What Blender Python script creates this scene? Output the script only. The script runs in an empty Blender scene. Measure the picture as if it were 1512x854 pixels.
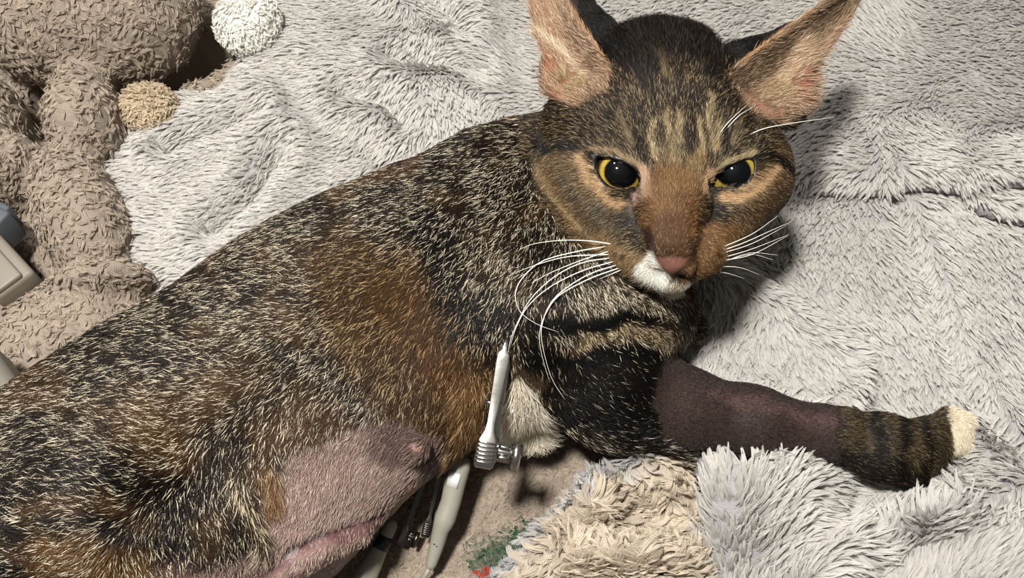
import bpy, bmesh, math
import numpy as np
from mathutils import Vector

# ------------------------------------------------------------------ camera
W_PX, H_PX, FOV = 1512.0, 854.0, 56.0
F_PX = (W_PX / 2) / math.tan(math.radians(FOV / 2))
PITCH, DIST = math.radians(62.0), 0.45
CAM = np.array([0.0, -DIST * math.cos(PITCH), DIST * math.sin(PITCH)])
RT = np.array([1.0, 0.0, 0.0])
UP = np.array([0.0, math.sin(PITCH), math.cos(PITCH)])
FW = np.array([0.0, math.cos(PITCH), -math.sin(PITCH)])
SC = bpy.context.scene
COL = SC.collection
cd = bpy.data.cameras.new('camera'); cam = bpy.data.objects.new('camera', cd); COL.objects.link(cam)
cd.sensor_width = 36.0; cd.lens = 18.0 / math.tan(math.radians(FOV / 2)); cd.clip_start = 0.01; cd.clip_end = 50
cam.location = CAM; cam.rotation_euler = (math.pi / 2 - PITCH, 0, 0)
SC.camera = cam

# ------------------------------------------------------------------ world, lamps, exposure
wd = bpy.data.worlds.new('room_light'); SC.world = wd; wd.use_nodes = True
bg = wd.node_tree.nodes['Background']; bg.inputs[0].default_value = (1.0, 0.96, 0.90, 1); bg.inputs[1].default_value = 0.15
def lamp(loc, target, size, power, col):
    l = bpy.data.lights.new('overhead_light', 'AREA'); l.shape = 'DISK'; l.size = size; l.energy = power; l.color = col
    o = bpy.data.objects.new('overhead_light', l); COL.objects.link(o); o.location = loc
    o.rotation_euler = (Vector(target) - Vector(loc)).to_track_quat('-Z', 'Y').to_euler()
    return o
lamp((-0.14, -0.17, 0.86), (0.02, 0.02, 0.02), 0.08, 12.4, (1.0, 0.965, 0.915))
lamp((-0.34, 0.26, 0.90), (0.02, 0.02, 0.02), 0.10, 2.2, (1.0, 0.965, 0.92))  # added fill that brightens the upper left, not a known lamp
lamp((-0.02, 0.30, 1.15), (0.02, 0.02, 0.02), 0.06, 1.0, (1.0, 0.95, 0.88))
vs = SC.view_settings
vs.view_transform = 'Standard'; vs.look = 'None'; vs.gamma = 1.0; vs.use_curve_mapping = False; vs.exposure = 0.0
try:
    SC.cycles.use_denoising = True
except Exception:
    pass

RNG = np.random.default_rng(7)

# ------------------------------------------------------------------ layout helpers (numpy)
def ray(px, py):
    px = np.asarray(px, float); py = np.asarray(py, float)
    return FW + ((px - W_PX / 2) / F_PX)[..., None] * RT + ((H_PX / 2 - py) / F_PX)[..., None] * UP
def at(px, py, z=0.0):
    d = ray(px, py)
    t = (np.asarray(z, float) - CAM[2]) / d[..., 2]
    return CAM + t[..., None] * d
def depth_at(px, py, z):
    return float((z - CAM[2]) / ray(px, py)[2])
def pd(px, py, depth):
    return CAM + np.asarray(depth, float)[..., None] * ray(px, py)
def proj(P):
    Q = np.asarray(P, float) - CAM
    dep = Q @ FW
    return (Q @ RT) / dep * F_PX + W_PX / 2, H_PX / 2 - (Q @ UP) / dep * F_PX, dep
def lin(c):
    c = np.asarray(c, float) / 255.0
    return np.where(c <= 0.04045, c / 12.92, ((c + 0.055) / 1.055) ** 2.4)
_tab = np.random.default_rng(3).random((256, 256)).astype(np.float32)
def noise(x, y):
    x = np.asarray(x, float); y = np.asarray(y, float)
    xi = np.floor(x).astype(int); yi = np.floor(y).astype(int); fx = x - xi; fy = y - yi
    fx = fx * fx * (3 - 2 * fx); fy = fy * fy * (3 - 2 * fy)
    a = _tab[xi & 255, yi & 255]; b = _tab[(xi + 1) & 255, yi & 255]
    c = _tab[xi & 255, (yi + 1) & 255]; d = _tab[(xi + 1) & 255, (yi + 1) & 255]
    return (a * (1 - fx) + b * fx) * (1 - fy) + (c * (1 - fx) + d * fx) * fy
def fbm(x, y, n=3):
    s = 0; a = 0.5
    for i in range(n):
        s = s + a * noise(x * 2 ** i + 17.3 * i, y * 2 ** i + 5.1 * i); a *= 0.5
    return s / (1 - 0.5 ** n)
def sst(a, b, x):
    t = np.clip((x - a) / (b - a), 0, 1); return t * t * (3 - 2 * t)
def dline(x, y, pts):
    """distance to a polyline, signed side (+ = left when walking), parameter 0..1"""
    best = np.full(np.shape(x), 1e9); side = np.zeros(np.shape(x)); par = np.zeros(np.shape(x))
    n = len(pts) - 1
    for i in range(n):
        ax, ay = pts[i]; bx, by = pts[i + 1]
        dx, dy = bx - ax, by - ay; L2 = dx * dx + dy * dy + 1e-9
        t = np.clip(((x - ax) * dx + (y - ay) * dy) / L2, 0, 1)
        ex = x - ax - t * dx; ey = y - ay - t * dy
        d = np.sqrt(ex * ex + ey * ey); m = d < best
        best = np.where(m, d, best); par = np.where(m, (i + t) / n, par)
        side = np.where(m, np.sign(dx * (y - ay) - dy * (x - ax)), side)
    return best, side, par
def dpoly(x, y, pts):
    """signed distance to a polygon, negative inside"""
    d, _, _ = dline(x, y, list(pts) + [pts[0]])
    ins = np.zeros(np.shape(x), bool); n = len(pts); j = n - 1
    for i in range(n):
        xi, yi = pts[i]; xj, yj = pts[j]
        if yi != yj:
            ins ^= ((yi > y) != (yj > y)) & (x < (xj - xi) * (y - yi) / (yj - yi) + xi)
        j = i
    return np.where(ins, -d, d)

# ------------------------------------------------------------------ object helpers
def tag(o, label, cat, group=None):
    o['label'] = label; o['category'] = cat
    if group: o['group'] = group
    return o
def empty(name, loc, label, cat, group=None):
    o = bpy.data.objects.new(name, None); COL.objects.link(o); o.location = [float(v) for v in loc]; o.empty_display_size = 0.01
    return tag(o, label, cat, group)
def link(o, parent=None):
    COL.objects.link(o)
    if parent is not None:
        o.parent = parent; o.matrix_parent_inverse.identity()
        o.location = -parent_world(parent)
    return o
def parent_world(p):
    v = Vector((0, 0, 0))
    while p is not None:
        v += p.location; p = p.parent
    return v
def mesh_np(name, V, Fq, mat, parent=None, col=None, smooth=True):
    """mesh object in world coordinates from arrays (quads or triangles)"""
    me = bpy.data.meshes.new(name)
    V = np.ascontiguousarray(V, np.float32); Fq = np.ascontiguousarray(Fq, np.int32)
    n, k = Fq.shape
    me.vertices.add(len(V)); me.vertices.foreach_set('co', V.ravel())
    me.loops.add(n * k); me.loops.foreach_set('vertex_index', Fq.ravel())
    me.polygons.add(n); me.polygons.foreach_set('loop_start', np.arange(0, n * k, k, dtype=np.int32))
    me.update(calc_edges=True)
    if smooth: me.polygons.foreach_set('use_smooth', np.ones(n, bool))
    if col is not None:
        a = me.color_attributes.new('col', 'FLOAT_COLOR', 'POINT')
        c4 = np.ones((len(V), 4), np.float32); c4[:, :3] = col; a.data.foreach_set('color', c4.ravel())
    me.materials.append(mat)
    return link(bpy.data.objects.new(name, me), parent)
def bm_obj(name, bm, mat, parent=None, smooth=True):
    me = bpy.data.meshes.new(name); bm.to_mesh(me); bm.free()
    if smooth: me.polygons.foreach_set('use_smooth', np.ones(len(me.polygons), bool))
    me.materials.append(mat)
    return link(bpy.data.objects.new(name, me), parent)

# ------------------------------------------------------------------ materials
def nodes_of(name):
    m = bpy.data.materials.new(name); m.use_nodes = True
    return m, m.node_tree.nodes, m.node_tree.links, m.node_tree.nodes['Principled BSDF']
def mat_attr(name, rough=0.6, spec=0.3, bump=0.0, bscale=900.0, coat=0.0, sss=0.0):
    m, N, L, p = nodes_of(name)
    a = N.new('ShaderNodeAttribute'); a.attribute_name = 'col'
    L.new(a.outputs['Color'], p.inputs['Base Color'])
    p.inputs['Roughness'].default_value = rough; p.inputs['Specular IOR Level'].default_value = spec
    p.inputs['Coat Weight'].default_value = coat; p.inputs['Coat Roughness'].default_value = 0.03
    if sss:
        p.inputs['Subsurface Weight'].default_value = sss; p.inputs['Subsurface Radius'].default_value = (0.004, 0.0015, 0.001)
        p.inputs['Subsurface Scale'].default_value = 0.6
    if bump:
        t = N.new('ShaderNodeTexCoord'); nz = N.new('ShaderNodeTexNoise'); b = N.new('ShaderNodeBump')
        nz.inputs['Scale'].default_value = bscale; nz.inputs['Detail'].default_value = 3
        L.new(t.outputs['Object'], nz.inputs['Vector']); L.new(nz.outputs['Fac'], b.inputs['Height'])
        b.inputs['Strength'].default_value = bump; b.inputs['Distance'].default_value = 0.001
        L.new(b.outputs['Normal'], p.inputs['Normal'])
    return m
def mat_plain(name, rgb, rough=0.5, spec=0.5, metal=0.0, var=0.06, scale=60.0, bump=0.0):
    m, N, L, p = nodes_of(name)
    c = lin(rgb)
    t = N.new('ShaderNodeTexCoord'); nz = N.new('ShaderNodeTexNoise'); nz.inputs['Scale'].default_value = scale
    nz.inputs['Detail'].default_value = 4
    r = N.new('ShaderNodeValToRGB')
    r.color_ramp.elements[0].color = (*(c * (1 - var)), 1); r.color_ramp.elements[1].color = (*np.minimum(c * (1 + var), 1), 1)
    L.new(t.outputs['Object'], nz.inputs['Vector']); L.new(nz.outputs['Fac'], r.inputs['Fac'])
    L.new(r.outputs['Color'], p.inputs['Base Color'])
    p.inputs['Roughness'].default_value = rough; p.inputs['Metallic'].default_value = metal
    p.inputs['Specular IOR Level'].default_value = spec
    if bump:
        b = N.new('ShaderNodeBump'); b.inputs['Strength'].default_value = bump; b.inputs['Distance'].default_value = 0.0005
        L.new(nz.outputs['Fac'], b.inputs['Height']); L.new(b.outputs['Normal'], p.inputs['Normal'])
    return m
def mat_hair(name, rough=0.45, spec=0.35, transl=0.0):
    m, N, L, p = nodes_of(name)
    a = N.new('ShaderNodeAttribute'); a.attribute_name = 'col'
    L.new(a.outputs['Color'], p.inputs['Base Color'])
    p.inputs['Roughness'].default_value = rough; p.inputs['Specular IOR Level'].default_value = spec
    if transl:
        tr = N.new('ShaderNodeBsdfTranslucent'); mx = N.new('ShaderNodeMixShader'); mx.inputs['Fac'].default_value = transl
        L.new(a.outputs['Color'], tr.inputs['Color'])
        L.new(p.outputs['BSDF'], mx.inputs[1]); L.new(tr.outputs['BSDF'], mx.inputs[2])
        L.new(mx.outputs['Shader'], N['Material Output'].inputs['Surface'])
    return m

def hair_obj(name, P, R, C, mat, parent):
    """P (n,k,3) world points, R (n,k) radii, C (n,k,3) colours -> one curves object"""
    n, k, _ = P.shape
    hc = bpy.data.hair_curves.new(name)
    hc.add_curves([k] * n)
    off = np.array(parent_world(parent)) if parent is not None else np.zeros(3)
    hc.position_data.foreach_set('vector', np.ascontiguousarray(P, np.float32).ravel())
    ra = hc.attributes.get('radius') or hc.attributes.new('radius', 'FLOAT', 'POINT')
    ra.data.foreach_set('value', np.ascontiguousarray(R, np.float32).ravel())
    c4 = np.ones((n, k, 4), np.float32); c4[..., :3] = C
    ca = hc.attributes.new('col', 'FLOAT_COLOR', 'POINT'); ca.data.foreach_set('color', c4.ravel())
    hc.materials.append(mat)
    o = bpy.data.objects.new(name, hc); link(o, parent); o['kind'] = 'stuff'
    return o

# ------------------------------------------------------------------ signed-distance field -> mesh
class Field:
    def __init__(self, xs, ys, zs):
        self.xs, self.ys, self.zs = [np.asarray(a, np.float32) for a in (xs, ys, zs)]
        self.D = np.full((len(xs), len(ys), len(zs)), 0.06, np.float32)
    def box(self, lo, hi):
        s = []
        for a, l, h in zip((self.xs, self.ys, self.zs), lo, hi):
            i = max(int(np.searchsorted(a, l)) - 1, 0); j = min(int(np.searchsorted(a, h)) + 1, len(a)); s.append(slice(i, max(j, i + 1)))
        return tuple(s)
    def coords(self, s):
        return self.xs[s[0]][:, None, None], self.ys[s[1]][None, :, None], self.zs[s[2]][None, None, :]
    def join(self, s, d, k):
        A = self.D[s]
        if k > 0:
            h = np.clip(0.5 + 0.5 * (A - d) / k, 0, 1)
            self.D[s] = A * (1 - h) + d * h - k * h * (1 - h)
        else: self.D[s] = np.minimum(A, d)
    def cut(self, s, d, k):
        A = self.D[s]; d = -d
        if k > 0:
            h = np.clip(0.5 - 0.5 * (A - d) / k, 0, 1)
            self.D[s] = A * (1 - h) + d * h + k * h * (1 - h)
        else: self.D[s] = np.maximum(A, d)
    def cone(self, a, b, ra, rb, k=0.0, zs=1.0, cut=False):
        a = np.array(a, np.float32); b = np.array(b, np.float32); m = max(ra, rb) + 2 * k + 0.004
        s = self.box(np.minimum(a, b) - m, np.maximum(a, b) + m); X, Y, Z = self.coords(s)
        iz = 1.0 / zs
        ba = (b - a) * np.array([1, 1, iz], np.float32); L2 = float(ba @ ba) + 1e-12
        x = X - a[0]; y = Y - a[1]; z = (Z - a[2]) * iz
        t = np.clip((x * ba[0] + y * ba[1] + z * ba[2]) / L2, 0, 1)
        d = np.sqrt((x - t * ba[0]) ** 2 + (y - t * ba[1]) ** 2 + (z - t * ba[2]) ** 2) - (ra + (rb - ra) * t)
        (self.cut if cut else self.join)(s, d, k)
    def ell(self, c, r, axes, k=0.0, cut=False):
        c = np.array(c, np.float32); r = np.array(r, np.float32); m = float(r.max()) + 2 * k + 0.004
        s = self.box(c - m, c + m); X, Y, Z = self.coords(s)
        x = X - c[0]; y = Y - c[1]; z = Z - c[2]; k0 = 0; k1 = 0
        for i in range(3):
            q = (x * float(axes[i][0]) + y * float(axes[i][1]) + z * float(axes[i][2])) / r[i]
            k0 = k0 + q * q; k1 = k1 + (q / r[i]) ** 2
        k0 = np.sqrt(k0); d = k0 * (k0 - 1) / (np.sqrt(k1) + 1e-6)
        (self.cut if cut else self.join)(s, d, k)
    def sample(self, P):
        P = np.asarray(P, float); idx = []; fr = []
        for a, v in zip((self.xs, self.ys, self.zs), P.T):
            i = np.clip(np.searchsorted(a, v) - 1, 0, len(a) - 2); idx.append(i); fr.append(np.clip((v - a[i]) / (a[i + 1] - a[i]), 0, 1))
        i, j, k = idx; fx, fy, fz = fr; D = self.D; r = 0
        for dx in (0, 1):
            for dy in (0, 1):
                for dz in (0, 1):
                    r = r + D[i + dx, j + dy, k + dz] * (fx if dx else 1 - fx) * (fy if dy else 1 - fy) * (fz if dz else 1 - fz)
        return r
    def hit(self, px, py, d0=0.22, d1=0.6, n=800):
        """depth along the view ray at which the surface is first met"""
        ds = np.linspace(d0, d1, n); v = self.sample(pd(np.full(n, px), np.full(n, py), ds))
        i = np.argmax(v < 0)
        if v[i] >= 0: return None
        a, b = v[i - 1], v[i]; return float(ds[i - 1] + (ds[i] - ds[i - 1]) * a / (a - b))
    def mesh(self):
        D = self.D; S = D < 0
        c = [S[a:a + D.shape[0] - 1 or None, b:b + D.shape[1] - 1 or None, e:e + D.shape[2] - 1 or None] for a in (0, 1) for b in (0, 1) for e in (0, 1)]
        al = c[0].copy(); an = c[0].copy()
        for q in c[1:]: al &= q; an |= q
        act = an & ~al
        I = np.argwhere(act); idx = np.full(act.shape, -1, np.int32); idx[act] = np.arange(len(I), dtype=np.int32)
        off = [(a, b, e) for a in (0, 1) for b in (0, 1) for e in (0, 1)]
        vals = np.stack([D[I[:, 0] + a, I[:, 1] + b, I[:, 2] + e] for a, b, e in off], 1)
        acc = np.zeros((len(I), 3)); cnt = np.zeros(len(I))
        for p in range(8):
            for ax in range(3):
                if off[p][ax] == 0:
                    o2 = list(off[p]); o2[ax] = 1; q = off.index(tuple(o2))
                    m = (vals[:, p] < 0) != (vals[:, q] < 0)
                    t = np.where(m, vals[:, p] / np.where(m, vals[:, p] - vals[:, q], 1), 0)
                    pt = np.tile(np.array(off[p], float), (len(I), 1)); pt[:, ax] += t
                    acc += pt * m[:, None]; cnt += m
        loc = acc / cnt[:, None]
        V = np.empty((len(I), 3))
        for ax, a in enumerate((self.xs, self.ys, self.zs)):
            V[:, ax] = a[I[:, ax]] + loc[:, ax] * (a[I[:, ax] + 1] - a[I[:, ax]])
        Fs = []
        for ax in range(3):
            o1, o2 = [(1, 2), (2, 0), (0, 1)][ax]
            sl0 = [slice(1, -1)] * 3; sl1 = [slice(1, -1)] * 3
            sl0[ax] = slice(0, -1); sl1[ax] = slice(1, None)
            A = S[tuple(sl0)]; B = S[tuple(sl1)]
            E = np.argwhere(A != B); fl = A[E[:, 0], E[:, 1], E[:, 2]]
            base = E.copy(); base[:, o1] += 1; base[:, o2] += 1
            def g(d1, d2):
                q = base.copy(); q[:, o1] -= d1; q[:, o2] -= d2
                return idx[q[:, 0], q[:, 1], q[:, 2]]
            Q = np.stack([g(1, 1), g(0, 1), g(0, 0), g(1, 0)], 1)
            Q[~fl] = Q[~fl][:, ::-1]; Fs.append(Q)
        F = np.concatenate(Fs); F = F[(F >= 0).all(1)]
        return V, F
def relax(V, F, n=2, lam=0.5):
    for _ in range(n):
        acc = np.zeros_like(V); cnt = np.zeros(len(V))
        for a, b in ((0, 1), (1, 2), (2, 3), (3, 0)):
            for i in range(3):
                acc[:, i] += np.bincount(F[:, a], V[F[:, b], i], len(V)) + np.bincount(F[:, b], V[F[:, a], i], len(V))
            cnt += np.bincount(F[:, a], minlength=len(V)) + np.bincount(F[:, b], minlength=len(V))
        V = V + lam * (acc / np.maximum(cnt, 1)[:, None] - V)
    return V
def vnormals(V, F):
    n = np.cross(V[F[:, 2]] - V[F[:, 0]], V[F[:, 3]] - V[F[:, 1]]); N = np.zeros_like(V)
    for c in range(4):
        for i in range(3): N[:, i] += np.bincount(F[:, c], n[:, i], len(V))
    return N / (np.linalg.norm(N, axis=1)[:, None] + 1e-12), np.linalg.norm(n, axis=1) * 0.5
def scatter(V, F, N, area, n, w=None):
    p = area if w is None else area * w
    p = p / p.sum()
    f = RNG.choice(len(F), n, p=p)
    a, b = RNG.random(n), RNG.random(n)
    q = F[f]; k = [(1 - a) * (1 - b), a * (1 - b), a * b, (1 - a) * b]
    P = sum(V[q[:, i]] * k[i][:, None] for i in range(4)); M = sum(N[q[:, i]] * k[i][:, None] for i in range(4))
    return P, M / (np.linalg.norm(M, axis=1)[:, None] + 1e-12)
def unit(v): return v / (np.linalg.norm(v, axis=-1, keepdims=True) + 1e-12)
def flow(px, py, arrows, sig):
    """image-plane comb direction, blended from (x, y, dx, dy) arrows -> world vectors"""
    gx = np.zeros_like(px); gy = np.zeros_like(px)
    for x, y, dx, dy in arrows:
        l = math.hypot(dx, dy); w = 1.0 / (((px - x) ** 2 + (py - y) ** 2) / sig ** 2 + 0.05) ** 1.5
        gx += w * dx / l; gy += w * dy / l
    l = np.sqrt(gx * gx + gy * gy) + 1e-9
    return (gx / l)[:, None] * RT - (gy / l)[:, None] * UP
def tangent(d, N):
    return unit(d - (d * N).sum(1)[:, None] * N)

# ------------------------------------------------------------------ plush pile generator
def clumps(name, P, N, T, length, lift, curl, nh, rad, tip, spread, C, mat, parent, k=5, cvar=0.10, droop=0.5, tipc=1.0):
    """tufts of nh hairs each: roots spread round P, bending along T and closing to a tip.
    length, lift (rad), curl (rad, sideways turn), per tuft; rad hair radius; C colours per tuft"""
    n = len(P)
    L = np.broadcast_to(length, (n,)); li = np.broadcast_to(lift, (n,)); cu = np.broadcast_to(curl, (n,))
    B = np.cross(N, T)
    s = np.linspace(0, 1, k)
    X = np.zeros((n, nh, k, 3)); R = np.zeros((n, nh, k)); Cc = np.zeros((n, nh, k, 3))
    ang = RNG.random((n, nh)) * 2 * math.pi; rr = np.sqrt(RNG.random((n, nh)))
    ox = np.cos(ang) * rr; oy = np.sin(ang) * rr
    lj = 1 + 0.22 * (RNG.random((n, nh)) - 0.5)
    pos = np.zeros((n, nh, 3)); ds = 1.0 / (k - 1)
    ctr = np.zeros((n, 3))
    for i in range(k):
        clos = (1 - s[i]) * 1.0 + s[i] * tip
        X[:, :, i] = P[:, None] + ctr[:, None] * lj[..., None] + (spread * clos) * (ox[..., None] * B[:, None] + oy[..., None] * T[:, None] * (1 - 0.4 * s[i])) + (spread * 0.5 * s[i]) * (oy[..., None] * N[:, None])
        tp = (1 - 0.75 * s[i] ** 2)
        R[:, :, i] = rad * tp
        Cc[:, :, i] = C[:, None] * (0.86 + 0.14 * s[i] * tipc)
        a = li * (1 - droop * s[i] * 1.6); b = cu * s[i]
        dirv = np.cos(a)[:, None] * (np.cos(b)[:, None] * T + np.sin(b)[:, None] * B) + np.sin(a)[:, None] * N
        ctr = ctr + dirv * (L * ds)[:, None]
    Cc *= (1 + cvar * (RNG.random((n, nh, 1, 1)) - 0.5))
    return hair_obj(name, X.reshape(n * nh, k, 3), R.reshape(n * nh, k), np.clip(Cc.reshape(n * nh, k, 3), 0, 1), mat, parent)

M_PLUSH = mat_hair('plush_pile', rough=0.6, spec=0.2, transl=0.30)
M_CLOTH = mat_attr('knit_backing', rough=0.9, spec=0.1, bump=0.5, bscale=1500)

def field_box(x0, x1, y0, y1, z0, z1, h):
    return Field(np.arange(x0, x1, h), np.arange(y0, y1, h), np.arange(z0, z1, h))
def finish(Fd, n=2):
    V, F = Fd.mesh(); V = relax(V, F, n); N, A = vnormals(V, F)
    return V, F, N, A

# ------------------------------------------------------------------ floor under everything
bm = bmesh.new(); bmesh.ops.create_grid(bm, x_segments=2, y_segments=2, size=0.9)
fl = bm_obj('floor', bm, mat_plain('padded_table_top', (120, 108, 96), rough=0.8), smooth=False)
fl.location = (0, 0.1, -0.050); fl['kind'] = 'structure'

# ================================================================== THE CAT: volume (meshed further down)
def ax_coords(segs):
    out = []
    for a, b, h in segs: out.append(np.arange(a, b - h * 0.3, h))
    out.append([segs[-1][1]]); return np.concatenate(out)
CF = Field(ax_coords([(-0.315, 0.0, 0.0017), (0.0, 0.160, 0.00075), (0.160, 0.235, 0.0012)]),
           ax_coords([(-0.175, 0.045, 0.0016), (0.045, 0.185, 0.00075)]),
           ax_coords([(-0.006, 0.050, 0.0014), (0.050, 0.165, 0.00075)]))
def zcone(p0, p1, k=0.012, zs=1.0, cut=False):
    """p = (px, py, z metres, radius px)"""
    s0 = depth_at(p0[0], p0[1], p0[2]) / F_PX; s1 = depth_at(p1[0], p1[1], p1[2]) / F_PX
    CF.cone(at(*p0[:3]), at(*p1[:3]), p0[3] * s0, p1[3] * s1, k, zs, cut)
def zchain(ps, k=0.012, zs=1.0):
    for a, b in zip(ps[:-1], ps[1:]): zcone(a, b, k, zs)
# trunk lying on its side
zchain([(-70, 860, 0.045, 175), (120, 765, 0.050, 205), (280, 664, 0.052, 205), (470, 530, 0.053, 194), (590, 465, 0.054, 190), (725, 412, 0.056, 190), (820, 335, 0.054, 150)], 0.02, 0.88)
zchain([(290, 735, 0.040, 184), (370, 700, 0.045, 172), (495, 590, 0.050, 160)], 0.02, 0.9)              # belly
zcone((770, 330, 0.055, 145), (945, 240, 0.062, 100), 0.014)                                               # neck
# haunch and hind leg at the lower left
zchain([(60, 760, 0.075, 150), (170, 745, 0.080, 130), (255, 800, 0.072, 100)], 0.012, 0.9)
zcone((250, 830, 0.070, 78), (90, 880, 0.070, 70), 0.010)
# shoulder, upper arm, fore leg with shaved patch
zcone((800, 430, 0.068, 118), (905, 470, 0.060, 95), 0.018)
zchain([(860, 450, 0.070, 105), (885, 545, 0.056, 84), (920, 590, 0.046, 68)], 0.012)
zchain([(900, 588, 0.048, 66), (1000, 602, 0.042, 58), (1110, 622, 0.036, 47), (1230, 641, 0.031, 37)], 0.008)
zchain([(1220, 640, 0.031, 36), (1300, 660, 0.029, 43), (1338, 668, 0.028, 44)], 0.006)
for a, b in (((1340, 650, 0.030, 24), (1378, 643, 0.024, 19)), ((1345, 664, 0.032, 24), (1384, 664, 0.025, 19)), ((1342, 682, 0.030, 24), (1374, 688, 0.023, 19)), ((1330, 692, 0.025, 24), (1348, 706, 0.020, 18))):
    zcone(a, b, 0.0035)
# other fore paw, white toes reaching out from underneath
zcone((1300, 660, 0.018, 28), (1404, 634, 0.018, 25), 0.003)
zcone((1404, 628, 0.018, 24), (1420, 626, 0.016, 17), 0.003); zcone((1400, 650, 0.018, 24), (1418, 652, 0.015, 17), 0.003)
# far shoulder and chest under the chin
zcone((900, 420, 0.055, 95), (955, 470, 0.042, 66), 0.012)
zcone((985, 450, 0.030, 40), (1010, 480, 0.024, 26), 0.006)
zcone((760, 560, 0.040, 60), (785, 615, 0.034, 22), 0.012)                                                 # white arm pit fluff
# flat where it rests on the bed
s_ = CF.box((-1, -1, -1), (1, 1, 0.02)); X_, Y_, Z_ = CF.coords(s_)
CF.D[s_] = np.maximum(CF.D[s_], 0.0025 - Z_)
# teat, sutured fold
def scone(p0, p1, k=0.004, dz=0.0, cut=False):
    """cone running on the skin, p = (px, py, radius px)"""
    q = []
    for p in (p0, p1):
        d = CF.hit(p[0], p[1]); q.append((pd(p[0], p[1], d - dz), p[2] * d / F_PX))
    CF.cone(q[0][0], q[1][0], q[0][1], q[1][1], k, 1.0, cut)
scone((617, 664, 13), (622, 660, 9), 0.006, 0.002); scone((434, 793, 5), (436, 792, 4), 0.003, 0.0)
fold = [(395, 848), (430, 815), (470, 792), (520, 775), (565, 758)]
up_ = [CF.hit(x, y) for x, y in fold]
for i in range(4):
    a = pd(fold[i][0], fold[i][1], up_[i]); b = pd(fold[i + 1][0], fold[i + 1][1], up_[i + 1])
    CF.cone(a, b, 0.0016, 0.0016, 0.002, 1.0, True)
for i in range(4):
    a = pd(fold[i][0] + 12, fold[i][1] + 20, up_[i] + 0.0046); b = pd(fold[i + 1][0] + (8, 8, 4, -8)[i], fold[i + 1][1] + (14, 14, 10, 6)[i], up_[i + 1] + 0.0044)
    ra_, rb_ = ((0.0036, 0.0034), (0.0034, 0.0030), (0.0030, 0.0024), (0.0022, 0.0008))[i]; CF.cone(a, b, ra_, rb_, 0.007)

# ---- head, modelled in a frame turned to the face: pixels (x, y) and w = pixels towards the viewer
HX, HY, HZ = 980, 230, 0.098
HD = depth_at(HX, HY, HZ); HS = HD / F_PX
hf = unit(ray(HX, HY)); hr = unit(np.cross(hf, np.array([0, 0, 1.0]))); hu = np.cross(hr, hf)
HAX = (hr, hu, -hf)
def hp(px, py, w): return pd(px, py, HD - w * HS)
def hell(px, py, w, rx, ry, rw, k=18, rot=0.0, cut=False):
    a = math.radians(rot); ax = (hr * math.cos(a) + hu * math.sin(a), -hr * math.sin(a) + hu * math.cos(a), -hf)
    CF.ell(hp(px, py, w), np.array([rx, ry, rw]) * HS, ax, k * HS, cut)
def hcone(p0, p1, k=14, cut=False):
    CF.cone(hp(*p0[:3]), hp(*p1[:3]), p0[3] * HS, p1[3] * HS, k * HS, 1.0, cut)
hell(974, 148, -52, 124, 112, 106, 22)
hell(978, 205, 0, 176, 92, 84, 20)
hell(874, 262, 0, 78, 70, 78, 22, -30); hell(1092, 258, 0, 70, 68, 78, 22, 30)
hcone((860, 272, 12, 62), (946, 362, 78, 44), 22); hcone((1102, 268, 12, 54), (1030, 360, 78, 42), 22)
hell(985, 165, 16, 104, 76, 66, 24)
hcone((978, 205, 62, 38), (977, 300, 100, 33), 18); hcone((1004, 205, 62, 38), (1006, 300, 100, 33), 18)
hcone((977, 295, 100, 32), (980, 372, 140, 22), 12); hcone((1006, 295, 100, 32), (1003, 372, 140, 22), 12)
hell(950, 378, 100, 42, 34, 40, 16, -28); hell(1028, 374, 100, 38, 34, 40, 16, 30)
hell(983, 404, 96, 36, 24, 40, 12)
hell(992, 388, 146, 28, 12, 12, 6); hcone((991, 392, 144, 14), (990, 402, 138, 7), 5)
hcone((990, 405, 156, 2), (987, 420, 143, 1.6), 3, True)                     # split of the lip
hcone((968, 389, 166, 4), (972, 384, 172, 3), 3, True); hcone((1013, 388, 166, 4), (1008, 383, 172, 3), 3, True)   # nostrils
# brow ridges
hcone((893, 220, 52, 22), (950, 244, 78, 18), 16); hcone((1110, 222, 50, 22), (1050, 244, 78, 18), 16)

# ---- ears: curved sheets with a thick root
def in_head(px0, px1, py0, py1, w0, w1):
    c = np.array([hp(x, y, w) for x in (px0, px1) for y in (py0, py1) for w in (w0, w1)])
    s = CF.box(c.min(0), c.max(0)); X, Y, Z = CF.coords(s)
    sh = np.broadcast_shapes(X.shape, Y.shape, Z.shape)
    Q = np.stack([np.broadcast_to(a, sh) for a in (X, Y, Z)], -1).astype(np.float32)
    u, v, d = proj(Q); return s, u, v, (HD - d) / HS
EAR_L = [(812, 142), (801, 112), (803, 88), (792, 45), (782, 0), (779, -45), (790, -58), (812, -34), (838, 2), (866, 46), (893, 82), (912, 104), (905, 140), (860, 165)]
EAR_R = [(1199, 138), (1199, 112), (1205, 96), (1228, 62), (1250, 32), (1264, 6), (1262, -12), (1246, -12), (1212, 4), (1172, 32), (1130, 62), (1096, 88), (1078, 106), (1080, 135), (1100, 175), (1150, 180), (1184, 162)]
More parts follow.
